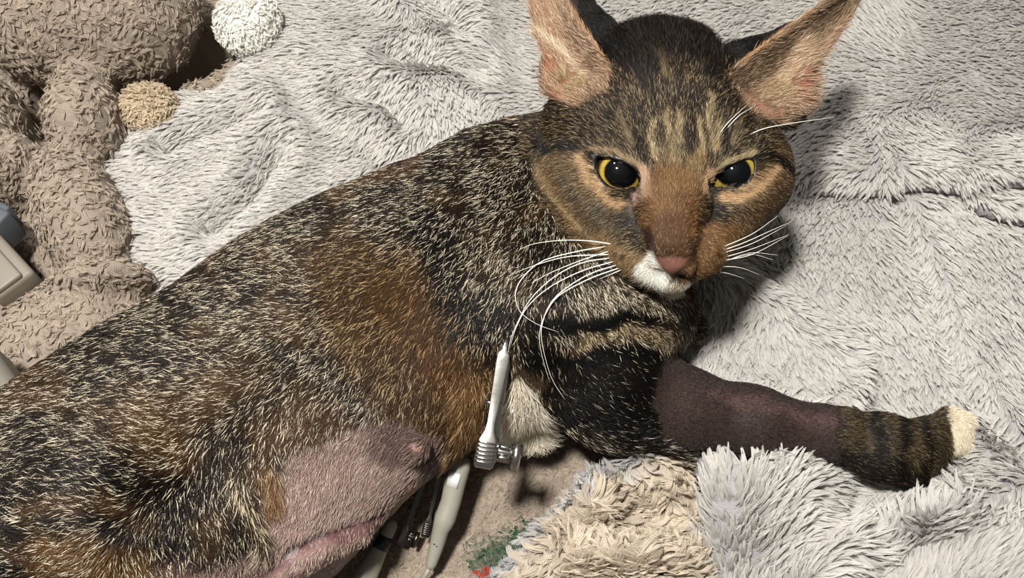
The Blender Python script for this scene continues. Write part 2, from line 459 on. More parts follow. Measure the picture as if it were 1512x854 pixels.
def ear(poly, rim, outer, tip, px0, px1, root_w, tip_w, sgn):
    s, u, v, w = in_head(px0, px1, -75, 190, -170, 130)
    d2 = dpoly(u, v, poly)
    dr, _, _ = dline(u, v, rim); do, _, _ = dline(u, v, outer)
    f = np.clip((140 - v) / 190.0, 0, 1)
    base = root_w + (tip_w - root_w) * f
    bowl = dr / (dr + do + 6)                    # 0 at the front rim, 1 at the outer rim
    sheet = base - 34 * np.sin(np.pi * np.clip(bowl, 0, 1) ** 0.8) * (1 - 0.45 * f) - 22 * bowl
    t = 6.0 + 14 * (1 - f) * sst(60, 0, np.abs(v - 150))
    d = np.maximum(d2, np.abs(w - sheet) - t)
    # round the rim a little
    q = np.sqrt(np.maximum(d2 + 5, 0) ** 2 + np.maximum(np.abs(w - sheet) - t + 5, 0) ** 2) - 5
    d = np.maximum(d, q)
    CF.join(s, (d * HS * 0.8).astype(np.float32), 9 * HS)
hcone((885, 90, -70, 58), (845, 16, -80, 30), 14); hcone((845, 16, -80, 30), (808, -36, -76, 10), 12)
hcone((1100, 112, -70, 52), (1165, 70, -80, 30), 14); hcone((1165, 70, -80, 30), (1240, 4, -76, 9), 12)
ear(EAR_L, [(912, 104), (866, 46), (838, 2), (800, -50)], [(805, 140), (803, 88), (792, 45), (780, -40)], None, 760, 935, 42, -40, 1)
ear(EAR_R, [(1078, 106), (1130, 62), (1172, 32), (1246, -12)], [(1198, 142), (1205, 96), (1228, 62), (1266, 0)], None, 1055, 1285, 42, -40, -1)
hcone((1160, 165, -6, 22), (1178, 138, 0, 18), 12); hcone((1178, 138, 0, 18), (1188, 116, -2, 12), 10); hcone((822, 122, 0, 18), (822, 102, -4, 14), 10)      # lobes at the outer ear bases

# ---- eyes
EYE_L = [(881, 231), (890, 234), (905, 236), (920, 241), (934, 249), (941, 258), (943, 268), (943, 281), (936, 275), (926, 278), (912, 279), (899, 274), (888, 263), (882, 248)]
EYE_R = [(1049, 276), (1053, 265), (1060, 257), (1072, 249), (1086, 242), (1100, 237), (1111, 236), (1114, 243), (1111, 255), (1102, 267), (1089, 274), (1074, 277), (1060, 276)]
def dens(pts, n):
    out = []
    for i in range(len(pts)):
        a = pts[i]; b = pts[(i + 1) % len(pts)]
        for j in range(n): out.append((a[0] + (b[0] - a[0]) * j / n, a[1] + (b[1] - a[1]) * j / n))
    return out
EYES = []
for poly, cx, cy in ((EYE_L, 913, 256), (EYE_R, 1082, 257)):
    sw = (HD - CF.hit(cx, cy)) / HS
    ew = sw - 36                                 # eyeball centre
    s, u, v, w = in_head(cx - 60, cx + 60, cy - 60, cy + 60, ew - 70, ew + 90)
    # lids: a soft rim following the opening, bulging over the ball
    rim = np.abs(dpoly(u, v, poly) - 3.5)
    ball = np.sqrt((u - cx) ** 2 + (v - cy) ** 2 + (w - ew) ** 2)
    lid = np.sqrt(rim ** 2 + (ball - 42) ** 2) - 4.5
    CF.join(s, (lid * HS).astype(np.float32), 10 * HS)
    op = np.maximum(dpoly(u, v, poly), -(ball - 20) * 0 - (w - ew + 12))
    CF.cut(s, (op * HS).astype(np.float32), 2.0 * HS)
    EYES.append((cx, cy, ew, poly))


_zs = np.arange(-0.004, 0.07, 0.0014)
def cat_floor(X, Y):
    """lowest cat skin above each plan point (big where there is none): cloth is pressed down to it"""
    out = np.full(np.shape(X), 1.0); todo = np.ones(np.shape(X), bool)
    for z in _zs:
        m = todo.copy(); P = np.stack([X[m], Y[m], np.full(m.sum(), z)], 1)
        hit = CF.sample(P) < 0.0006
        inb = (P[:, 0] > CF.xs[0]) & (P[:, 0] < CF.xs[-1]) & (P[:, 1] > CF.ys[0]) & (P[:, 1] < CF.ys[-1])
        idx = np.flatnonzero(m)[hit & inb]; out.flat[idx] = z; todo.flat[idx] = False
    return out

# ------------------------------------------------------------------ taupe fleece blanket (lobes and flat sheet)
S0 = 0.45 / F_PX
def zell(Fd, px, py, z, rx, ry, rz, rot=0.0, k=0.01):
    """lobe of cloth: centre at pixel and height, radii in pixels along/across rot, height radius in metres"""
    c = at(px, py, z); sc = depth_at(px, py, z) / F_PX; a = math.radians(rot)
    ax = np.array([math.cos(a), math.sin(a), 0]); ay = np.array([-math.sin(a), math.cos(a), 0])
    Fd.ell(c, (rx * sc, ry * sc, rz), (ax, ay, np.array([0, 0, 1.0])), k)
TF = field_box(-0.47, -0.08, -0.17, 0.36, -0.048, 0.085, 0.0022)
s_ = tuple(slice(0, None) for _ in range(3)); X_, Y_, Z_ = TF.coords(s_)
und = (0.004 * (fbm(X_ * 40, Y_ * 40) - 0.5)).astype(np.float32)
TF.D = (Z_ - und + 0 * X_).astype(np.float32)
def zdip(px, py, z, rx, ry, rz, rot, k=0.006):
    c = at(px, py, z); sc = depth_at(px, py, z) / F_PX; a = math.radians(rot)
    TF.ell(c, (rx * sc, ry * sc, rz), (np.array([math.cos(a), math.sin(a), 0]), np.array([-math.sin(a), math.cos(a), 0]), np.array([0, 0, 1.0])), k, True)
zdip(303, 70, 0.0, 38, 112, 0.052, -30); zdip(50, 175, 0.0, 24, 90, 0.036, 8); zdip(40, 405, 0.004, 16, 60, 0.020, 40); zdip(178, 262, 0.0, 12, 40, 0.02, 30)
zell(TF, 120, 22, 0.030, 150, 100, 0.045, 8)
zell(TF, 212, 22, 0.026, 72, 92, 0.036, -24)
zell(TF, 40, -20, 0.030, 120, 80, 0.045, 0)
zell(TF, 128, 180, 0.016, 52, 78, 0.028, 8)
zell(TF, -4, 225, 0.020, 34, 115, 0.032, 3)
zell(TF, 35, 262, 0.012, 26, 50, 0.026, -20, 0.004)
zell(TF, 125, 325, 0.008, 62, 125, 0.030, 28, 0.006)
zell(TF, 90, 500, 0.004, 120, 85, 0.022, 25)
zell(TF, 150, 425, 0.014, 75, 22, 0.020, 18, 0.005)
zell(TF, 330, 150, 0.000, 60, 40, 0.010, 0)
V, F, N, A = finish(TF, 2)
# frayed lumpy cloth: low relief
px, py, _ = proj(V)
V = V + N * (0.0026 * (fbm(V[:, 0] * 150 + 9, (V[:, 1] + V[:, 2]) * 150) - 0.5))[:, None]
taupe_c = lin((188, 174, 158))
taupe = empty('fleece_blanket', (-0.2, 0.1, 0), 'crumpled taupe fleece blanket bunched in lobes at upper left and lying under the cat', 'blanket')
mesh_np('fleece_cloth', V, F, M_CLOTH, taupe, taupe_c * 0.6)  # cloth colour darkened so gaps in the pile look shaded
keep = (V[F[:, 0], 2] > -0.008)
vis = np.clip(N[F[:, 0]] @ (-FW) + 0.35, 0.02, 1)
w = keep * vis
n = 38000
P, M = scatter(V, F, N, A, n, w)
ppx, ppy, _ = proj(P)
th = RNG.random(n) * 2 * math.pi
Tt = flow(ppx, ppy, [(100, 60, -0.5, 1), (250, 60, 0.3, 1), (130, 190, 0.1, 1), (130, 330, 0.5, 1), (100, 500, 0.6, 0.8), (0, 200, 0, 1)], 80)
Tt = tangent(Tt * 0.6 + np.cos(th)[:, None] * RT + np.sin(th)[:, None] * UP, M)
tone = (0.86 + 0.28 * RNG.random((n, 1)))
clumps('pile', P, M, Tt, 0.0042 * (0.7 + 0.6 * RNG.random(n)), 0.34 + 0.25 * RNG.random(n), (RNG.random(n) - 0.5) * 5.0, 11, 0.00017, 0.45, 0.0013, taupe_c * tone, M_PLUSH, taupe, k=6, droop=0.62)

# flat part of the same blanket under the cat and towards the lower edge
def sheet_grid(x0, x1, y0, y1, h):
    xs = np.arange(x0, x1 + h / 2, h); ys = np.arange(y0, y1 + h / 2, h)
    X, Y = np.meshgrid(xs, ys, indexing='ij')
    i = np.arange(len(xs) - 1)[:, None] * len(ys) + np.arange(len(ys) - 1)[None, :]
    F = np.stack([i, i + len(ys), i + len(ys) + 1, i + 1], -1).reshape(-1, 4)
    return X.ravel(), Y.ravel(), F
X, Y, Fg = sheet_grid(-0.081, 0.33, -0.17, 0.36, 0.0025)
Zg = 0.004 * (fbm(X * 40, Y * 40) - 0.5) + 0.0022 * (fbm(X * 150, Y * 150) - 0.5)
Vg = np.stack([X, Y, Zg], 1); Ng, Ag = vnormals(Vg, Fg)
gpx, gpy, _ = proj(Vg)
leaf = sst(7, -7, dpoly(gpx + 10 * (fbm(gpx / 9, gpy / 9) - .5), gpy, [(688, 818), (715, 800), (745, 792), (775, 772), (800, 780), (780, 830), (735, 846), (700, 838)]))
berry = sst(3, -3, np.hypot(gpx - 713, gpy - 856) - 10)
green = lin((44, 88, 62)); red = lin((190, 60, 45))
def sheet_col(px, py):
    lf = sst(7, -7, dpoly(px + 10 * (fbm(px / 9, py / 9) - .5), py, [(688, 818), (715, 800), (745, 792), (775, 772), (800, 780), (780, 830), (735, 846), (700, 838)]))[:, None]
    lf = lf * (0.7 + 0.3 * sst(0.35, 0.6, fbm(px / 14, py / 14)))[:, None]
    br = sst(3, -3, np.hypot(px - 713, py - 860) - 12)[:, None]
    c = taupe_c * (1 - lf) + green * lf
    return c * (1 - br) + red * br
mesh_np('fleece_cloth', Vg, Fg, M_CLOTH, taupe, sheet_col(gpx, gpy) * 0.6)  # shade between the tufts put into the sheet colour
n = 22000
vis = ((gpx > 480) & (gpx < 1060) & (gpy > 560) & (gpy < 950))[Fg[:, 0]]
P, M = scatter(Vg, Fg, Ng, Ag, n, vis * 1.0 + 0.004)
ppx, ppy, _ = proj(P)
th = RNG.random(n) * 2 * math.pi
Tt = tangent(np.cos(th)[:, None] * RT + np.sin(th)[:, None] * UP, M)
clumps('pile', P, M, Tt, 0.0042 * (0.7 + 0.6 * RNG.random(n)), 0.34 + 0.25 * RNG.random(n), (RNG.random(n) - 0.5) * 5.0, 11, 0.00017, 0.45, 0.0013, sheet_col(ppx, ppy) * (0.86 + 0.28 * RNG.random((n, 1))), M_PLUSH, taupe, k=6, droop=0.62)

# ------------------------------------------------------------------ white plush blanket
WB = [(430, -260), (418, -40), (398, 60), (362, 100), (335, 140), (300, 146), (262, 150), (222, 178), (182, 212), (160, 240), (150, 268), (162, 305),
      (178, 345), (196, 385), (214, 416), (320, 470), (520, 500), (700, 500), (820, 560), (960, 640), (1000, 668), (1012, 720), (1020, 780), (1022, 960), (1900, 960), (1900, -260)]
# cloth edge in plan (lies on the sheet, so the outline is taken on z = 0)
def white_h(px, py):
    e = -dpoly(px, py, WB)
    t = 0.009
    edge = np.where(e > 0, np.sqrt(np.clip(1 - (1 - np.clip(e / 30, 0, 1)) ** 2, 0, 1)), 0)
    h = t * edge
    g = lambda cx, cy, sx, sy, a=0: np.exp(-0.5 * ((((px - cx) * math.cos(a) + (py - cy) * math.sin(a)) / sx) ** 2 + ((-(px - cx) * math.sin(a) + (py - cy) * math.cos(a)) / sy) ** 2))
    # upper sheet folded over the lower one on the right
    d, s, p = dline(px, py, [(1120, 292), (1190, 303), (1300, 302), (1400, 306), (1700, 300)])
    h += np.where(s < 0, 0.0150 * sst(0, 16, d) * np.exp(-d / 190), 0) * sst(1120, 1230, px)
    d, s, p = dline(px, py, [(1380, 306), (1430, 335), (1500, 352), (1700, 362)])
    h += np.where(s < 0, 0.0130 * sst(0, 13, d) * np.exp(-d / 70), 0) * sst(1370, 1440, px)
    # long diagonal crease
    d, s, p = dline(px, py, [(1312, 312), (1345, 400), (1385, 520), (1420, 600), (1490, 720)])
    h += -0.0090 * np.exp(-(d / 8) ** 2) + np.where(s < 0, 0.007 * np.exp(-d / 70) * sst(0, 20, d), 0)
    # flap beside the chin
    d, s, p = dline(px, py, [(985, 425), (1075, 432), (1120, 462), (1180, 505), (1235, 538), (1258, 556), (1250, 600)])
    h += np.where(s > 0, 0.0200 * sst(0, 13, d) * np.exp(-d / 80), -0.006 * np.exp(-(d / 14) ** 2)) * sst(990, 1050, px)
    # mound in front of the leg and its folds
    h += 0.030 * g(1070, 735, 85, 75) + 0.010 * g(1150, 700, 50, 26, 0.25) - 0.008 * g(1245, 745, 60, 30, 0.3)
    d, s, p = dline(px, py, [(1480, 742), (1390, 775), (1310, 790), (1235, 825), (1180, 880)])
    h += 0.016 * np.exp(-(d / 30) ** 2)
    d, s, p = dline(px, py, [(1350, 715), (1375, 745), (1330, 785)])
    h += 0.010 * np.exp(-(d / 20) ** 2)
    h += 0.010 * g(1440, 830, 80, 45, -0.3) + 0.006 * g(1450, 690, 60, 60)
    h += 0.006 * g(1420, 655, 40, 40) * 0
    # wrinkles on the left part
    for pts, dep, wd_ in (([(262, 236), (330, 208), (395, 182)], 0.0085, 11), ([(330, 352), (385, 300), (425, 235)], 0.007, 15), ([(600, -20), (650, 20), (690, 60)], 0.008, 15),
                          ([(520, 158), (570, 165), (600, 195)], 0.006, 12), ([(590, 108), (660, 112), (720, 126)], 0.006, 12)):
        d, s, p = dline(px, py, pts)
        h += -dep * np.exp(-(d / wd_) ** 2) + dep * 0.5 * np.exp(-((d - 2.6 * wd_) / (1.4 * wd_)) ** 2)
    h += 0.006 * g(470, 120, 90, 50, -0.4) + 0.005 * g(640, 170, 90, 30, 0.3)
    h += 0.0035 * (fbm(px / 90, py / 90) - 0.5)
    return np.where(e > 0, np.maximum(h, 0.0008) , -0.004), e
X, Y, Fg = sheet_grid(-0.30, 0.40, -0.20, 0.40, 0.0018)
gpx, gpy, _ = proj(np.stack([X, Y, 0 * X], 1))
def overhang(px, py):
    ox = np.zeros_like(px); oy = np.zeros_like(py)
    for pts, sg, a, x0, x1 in (([(1120, 292), (1190, 303), (1300, 302), (1400, 306), (1700, 300)], 1, 15, 1140, 1230), ([(1380, 306), (1430, 335), (1500, 352), (1700, 362)], 1, 15, 1370, 1440),
                               ([(985, 425), (1075, 432), (1120, 462), (1180, 505), (1235, 538), (1258, 556), (1250, 600)], -1, 18, 1000, 1060)):
        sd = lambda u, v: (lambda q: q[0] * q[1])(dline(u, v, pts))
        d = sd(px, py); gx = sd(px + 0.5, py) - sd(px - 0.5, py); gy = sd(px, py + 0.5) - sd(px, py - 0.5)
        n_ = np.hypot(gx, gy); okk = n_ < 1.6; d = d * sg
        m = np.where(d < 0, a * np.exp(d / 30), -0.8 * a * np.exp(-d / 12)) * sst(x0, x1, px) * sst(0, 5, np.abs(d)) * okk * sg
        ox += m * gx / (n_ + 1e-6); oy += m * gy / (n_ + 1e-6)
    return ox, oy
hh, ee = white_h(gpx, gpy)
ox_, oy_ = overhang(gpx, gpy)
Q_ = at(gpx + ox_, gpy + oy_, 0.0); X = Q_[:, 0].copy(); Y = Q_[:, 1].copy()
floor_ = cat_floor(X, Y); bare = floor_ < 0.010
for dx, dy in ((0.003, 0), (-0.003, 0), (0, 0.003), (0, -0.003), (0.0021, 0.0021), (-0.0021, 0.0021), (0.0021, -0.0021), (-0.0021, -0.0021)):
    floor_ = np.minimum(floor_, cat_floor(X + dx, Y + dy))
under = floor_ < 0.9
hh = np.where(under, np.minimum(hh, np.maximum(floor_ - 0.0012, 0.0006)), hh)
Vw = np.stack([X, Y, hh], 1)
ok = (ee[Fg] > -2).all(1); Fw = Fg[ok]
used = np.unique(Fw); remap = np.full(len(Vw), -1); remap[used] = np.arange(len(used)); Fw = remap[Fw]; Vw = Vw[used]
for _ in range(2): Vw[:, 2] = relax(Vw, Fw, 1)[:, 2]
fu_ = floor_[used]; Vw[:, 2] = np.where(under[used], np.minimum(Vw[:, 2], np.maximum(fu_ - 0.0016, 0.0005)), Vw[:, 2])
Nw, Aw = vnormals(Vw, Fw)
wpx, wpy = gpx[used], gpy[used]; uw = under[used]
white_c = lin((222, 219, 214)); lilac = lin((186, 181, 184))
white = empty('plush_blanket', (0.1, 0.1, 0), 'off-white long-pile plush blanket spread under the head and right side of the cat', 'blanket')
mesh_np('plush_cloth', Vw, Fw, M_CLOTH, white, lilac * 0.72)  # lilac backing, darkened to stand for shade between strands
n = 64000
cap, cpy_, _ = proj(Vw)
inframe = (cap > -40) & (cap < 1560) & (cpy_ > -50) & (cpy_ < 900)
wt = np.where(bare[used], 0.0, 1.0) * np.where(inframe, 1.0, 0.32) * (Nw[:, 2] > 0.25)
P, M = scatter(Vw, Fw, Nw, Aw, n, wt[Fw[:, 0]])
qpx, qpy, _ = proj(P * np.array([1, 1, 0]))
ARW = [(250, 180, -0.75, 0.75), (200, 260, -0.9, 0.5), (230, 340, -0.8, 0.4), (330, 200, -0.9, 0.5), (330, 270, -0.85, 0.45), (430, 200, -0.8, 0.55), (420, 100, -0.8, 0.5), (450, 40, -0.9, 0.4),
       (540, 60, -0.6, 0.8), (540, 130, -0.9, 0.5), (600, 160, -0.5, 0.9), (650, 160, 0.2, 1), (690, 190, 0.2, 1), (560, 220, -0.3, 0.9), (720, 60, -0.9, 0.3), (480, 270, -0.9, 0.5), (720, 120, -0.8, -0.3), (620, 30, 0.3, 0.9),
       (1300, 60, -0.6, -0.5), (1420, 60, -0.7, 0.4), (1280, 160, -0.8, 0.3), (1450, 180, -0.9, 0.3), (1250, 270, -0.9, 0.3), (1330, 280, 0.7, 0.6), (1470, 290, 0.8, 0.6), (1300, 250, 0.3, 0.9), (1100, 30, -0.4, 0.4),
       (1250, 350, -0.1, 1), (1200, 420, -0.15, 1), (1300, 430, 0.1, 1), (1350, 350, 0.3, 1), (1440, 420, -0.15, 1), (1450, 520, -0.1, 1), (1300, 560, -0.2, 1), (1180, 360, -0.4, 0.8),
       (1060, 425, 0.9, 0.35), (1110, 455, 0.75, 0.5), (1180, 500, 0.8, 0.55), (1245, 550, 0.9, 0.3), (1100, 500, -0.3, 0.9), (1160, 560, 0.1, 1), (1060, 480, -0.3, 0.9), (1210, 580, 0.4, 0.9),
       (1040, 660, -0.1, -1), (1100, 672, 0.0, -1), (1170, 690, 0.2, -1), (1020, 720, -0.25, -1), (1080, 740, 0.1, -1), (1060, 810, -0.15, -1), (1030, 840, -0.3, -1), (1120, 800, 0.4, -0.9), (1180, 760, 0.9, 0.2), (1230, 740, 0.9, 0.3), (1280, 720, 0.9, 0.2),
       (1200, 820, 0.8, 0.5), (1310, 790, -0.4, -0.9), (1370, 800, 0.3, -1), (1400, 740, -0.5, 0.8), (1480, 740, -0.4, 0.9), (1440, 690, -0.8, 0.5), (1470, 630, -0.1, 1), (1440, 830, 0.5, -0.8), (1500, 800, 0.4, -0.9)]
Tw = flow(qpx, qpy, ARW, 60)
jit = 0.35 * (RNG.random(n) - 0.5) + 0.5 * (fbm(qpx / 14, qpy / 14, 2) - 0.5)
Tw = tangent(Tw, M); Bw = np.cross(M, Tw); Tw = tangent(Tw + jit[:, None] * Bw, M)
e2 = -dpoly(qpx, qpy, WB)
shag = sst(560, 700, qpy) * sst(960, 1030, qpx)      # longer shaggier pile towards the lower right
ln = 0.0066 * (0.75 + 0.5 * RNG.random(n))
lf = 0.42 + 0.30 * RNG.random(n)
tone = 0.95 + 0.10 * RNG.random((n, 1))
cw = white_c * tone
a_ = (shag < 0.5 + 0.3 * (RNG.random(n) - 0.5))
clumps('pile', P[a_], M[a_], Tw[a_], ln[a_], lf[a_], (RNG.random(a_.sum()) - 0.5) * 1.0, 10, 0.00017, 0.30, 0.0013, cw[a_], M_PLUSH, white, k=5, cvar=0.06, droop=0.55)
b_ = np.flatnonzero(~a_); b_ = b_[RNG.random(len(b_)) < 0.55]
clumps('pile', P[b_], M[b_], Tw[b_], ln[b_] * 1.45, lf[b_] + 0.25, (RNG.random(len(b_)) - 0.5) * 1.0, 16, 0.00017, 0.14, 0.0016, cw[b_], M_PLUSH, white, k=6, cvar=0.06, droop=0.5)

# ------------------------------------------------------------------ cream sherpa blanket fold (lower middle)
CB = [(730, 870), (766, 842), (806, 804), (848, 762), (872, 741), (898, 721), (940, 700), (985, 684), (1004, 700), (1015, 760), (1022, 960), (640, 960), (655, 880)]
def cream_h(px, py):
    e = -dpoly(px, py, CB)
    h = 0.012 * np.where(e > 0, np.sqrt(np.clip(1 - (1 - np.clip(e / 26, 0, 1)) ** 2, 0, 1)), 0)
    g = lambda cx, cy, sx, sy: np.exp(-0.5 * (((px - cx) / sx) ** 2 + ((py - cy) / sy) ** 2))
    h += 0.026 * g(868, 768, 34, 28) + 0.024 * g(930, 715, 46, 22) + 0.020 * g(800, 828, 46, 30) + 0.032 * g(925, 858, 66, 24) + 0.006 * g(985, 760, 26, 28)
    for pts, dep, wd_ in (([(890, 755), (905, 762), (960, 752), (1000, 735)], 0.010, 9), ([(880, 805), (930, 808), (1000, 812)], 0.008, 12), ([(905, 762), (895, 800), (880, 808)], 0.008, 9), ([(830, 770), (850, 800), (845, 840)], 0.004, 9)):
        d, s, p = dline(px, py, pts); h += -dep * np.exp(-(d / wd_) ** 2)
    return np.where(e > 0, np.maximum(h, 0.001), -0.004), e
X, Y, Fg = sheet_grid(-0.06, 0.12, -0.20, -0.06, 0.0015)
gpx, gpy, _ = proj(np.stack([X, Y, 0 * X], 1))
hh, ee = cream_h(gpx, gpy); Vc = np.stack([X, Y, hh], 1)
ok = (ee[Fg] > -2).all(1); Fc = Fg[ok]; used = np.unique(Fc); remap = np.full(len(Vc), -1); remap[used] = np.arange(len(used)); Fc = remap[Fc]; Vc = Vc[used]
for _ in range(2): Vc[:, 2] = relax(Vc, Fc, 1)[:, 2]
Nc, Ac = vnormals(Vc, Fc)
cream_c = lin((220, 208, 190)); edge_c = lin((196, 196, 196))
cream = empty('sherpa_blanket', (0.03, -0.12, 0), 'cream curly sherpa blanket fold with a pale grey edge below the foreleg', 'blanket')
def cream_col(px, py):
    d, s, p = dline(px, py, [(678, 922), (730, 870), (766, 842), (806, 804), (848, 762), (872, 741), (898, 721), (940, 700), (985, 684)])
    w = sst(22, 8, d)[:, None]
    return cream_c * (1 - w) + edge_c * w
cpx, cpy2, _ = proj(Vc * np.array([1, 1, 0]))
mesh_np('sherpa_cloth', Vc, Fc, M_CLOTH, cream, cream_col(cpx, cpy2) * 0.8)
n = 4200
P, M = scatter(Vc, Fc, Nc, Ac, n)
qpx, qpy, _ = proj(P * np.array([1, 1, 0]))
Tc = flow(qpx, qpy, [(940, 700, 0.1, 0.9), (860, 760, -0.7, -0.5), (880, 780, 0.6, -0.4), (800, 830, -0.6, 0.6), (940, 770, 0.1, 0.9), (930, 840, 0.2, -1), (990, 840, 0.5, -0.9), (870, 840, -0.2, -1), (740, 850, -0.6, 0.5)], 40)
th = RNG.random(n) * 2 * math.pi
Tc = tangent(Tc + 0.45 * (np.cos(th)[:, None] * RT + np.sin(th)[:, None] * UP), M)
clumps('pile', P, M, Tc, 0.0085 * (0.7 + 0.6 * RNG.random(n)), 0.75 + 0.3 * RNG.random(n), (RNG.random(n) - 0.5) * 5.0, 26, 0.00019, 0.5, 0.0020, cream_col(qpx, qpy) * (0.9 + 0.2 * RNG.random((n, 1))), M_PLUSH, cream, k=6, droop=0.6)

# ------------------------------------------------------------------ two plush balls at upper left
def plush_ball(name, px, py, z, rp, sq, rgb, label, seedn):
    c = at(px, py, z); r = rp * depth_at(px, py, z) / F_PX
    bm = bmesh.new(); bmesh.ops.create_icosphere(bm, subdivisions=4, radius=1.0)
    co = np.array([v.co for v in bm.verts]); fs = np.array([[v.index for v in f.verts] for f in bm.faces]); bm.free()
    lump = 1 + 0.10 * (fbm(co[:, 0] * 2 + seedn, co[:, 1] * 2 + co[:, 2]) - 0.5)
    Vb = c + co * lump[:, None] * r * np.array(sq)
    e = empty(name, (c[0], c[1], 0), label, 'plush ball')
    cc = lin(rgb)
    mesh_np('ball', Vb, fs, M_CLOTH, e, cc * 0.85)
    n = 1500
    d = unit(RNG.normal(size=(n, 3))); lumpd = 1 + 0.10 * (fbm(d[:, 0] * 2 + seedn, d[:, 1] * 2 + d[:, 2]) - 0.5)
    P = c + d * lumpd[:, None] * r * np.array(sq); M = unit(d / np.array(sq))
    T = tangent(RNG.normal(size=(n, 3)) * 0.8 + np.array([0, -0.7, -0.3]), M)
    clumps('pile', P, M, T, 0.0042 * (0.7 + 0.5 * RNG.random(n)), 0.7, (RNG.random(n) - 0.5) * 4, 10, 0.00017, 0.2, 0.0012, cc * (0.94 + 0.12 * RNG.random((n, 1))), M_PLUSH, e, k=5, droop=0.6)
plush_ball('plush_ball', 366, 32, 0.020, 43, (1.02, 1.12, 0.95), (246, 244, 238), 'white fluffy round plush ball at the top between taupe fleece and white blanket', 3)
plush_ball('plush_ball', 219, 160, 0.014, 35, (1.1, 0.95, 0.9), (216, 200, 174), 'small cream plush ball tucked between taupe lobes and white blanket edge', 8)

# ================================================================== THE CAT: skin, fur, eyes
Vb, Fb = CF.mesh()
Vb = relax(Vb, Fb, 2, 0.4)
Nb, Ab = vnormals(Vb, Fb)

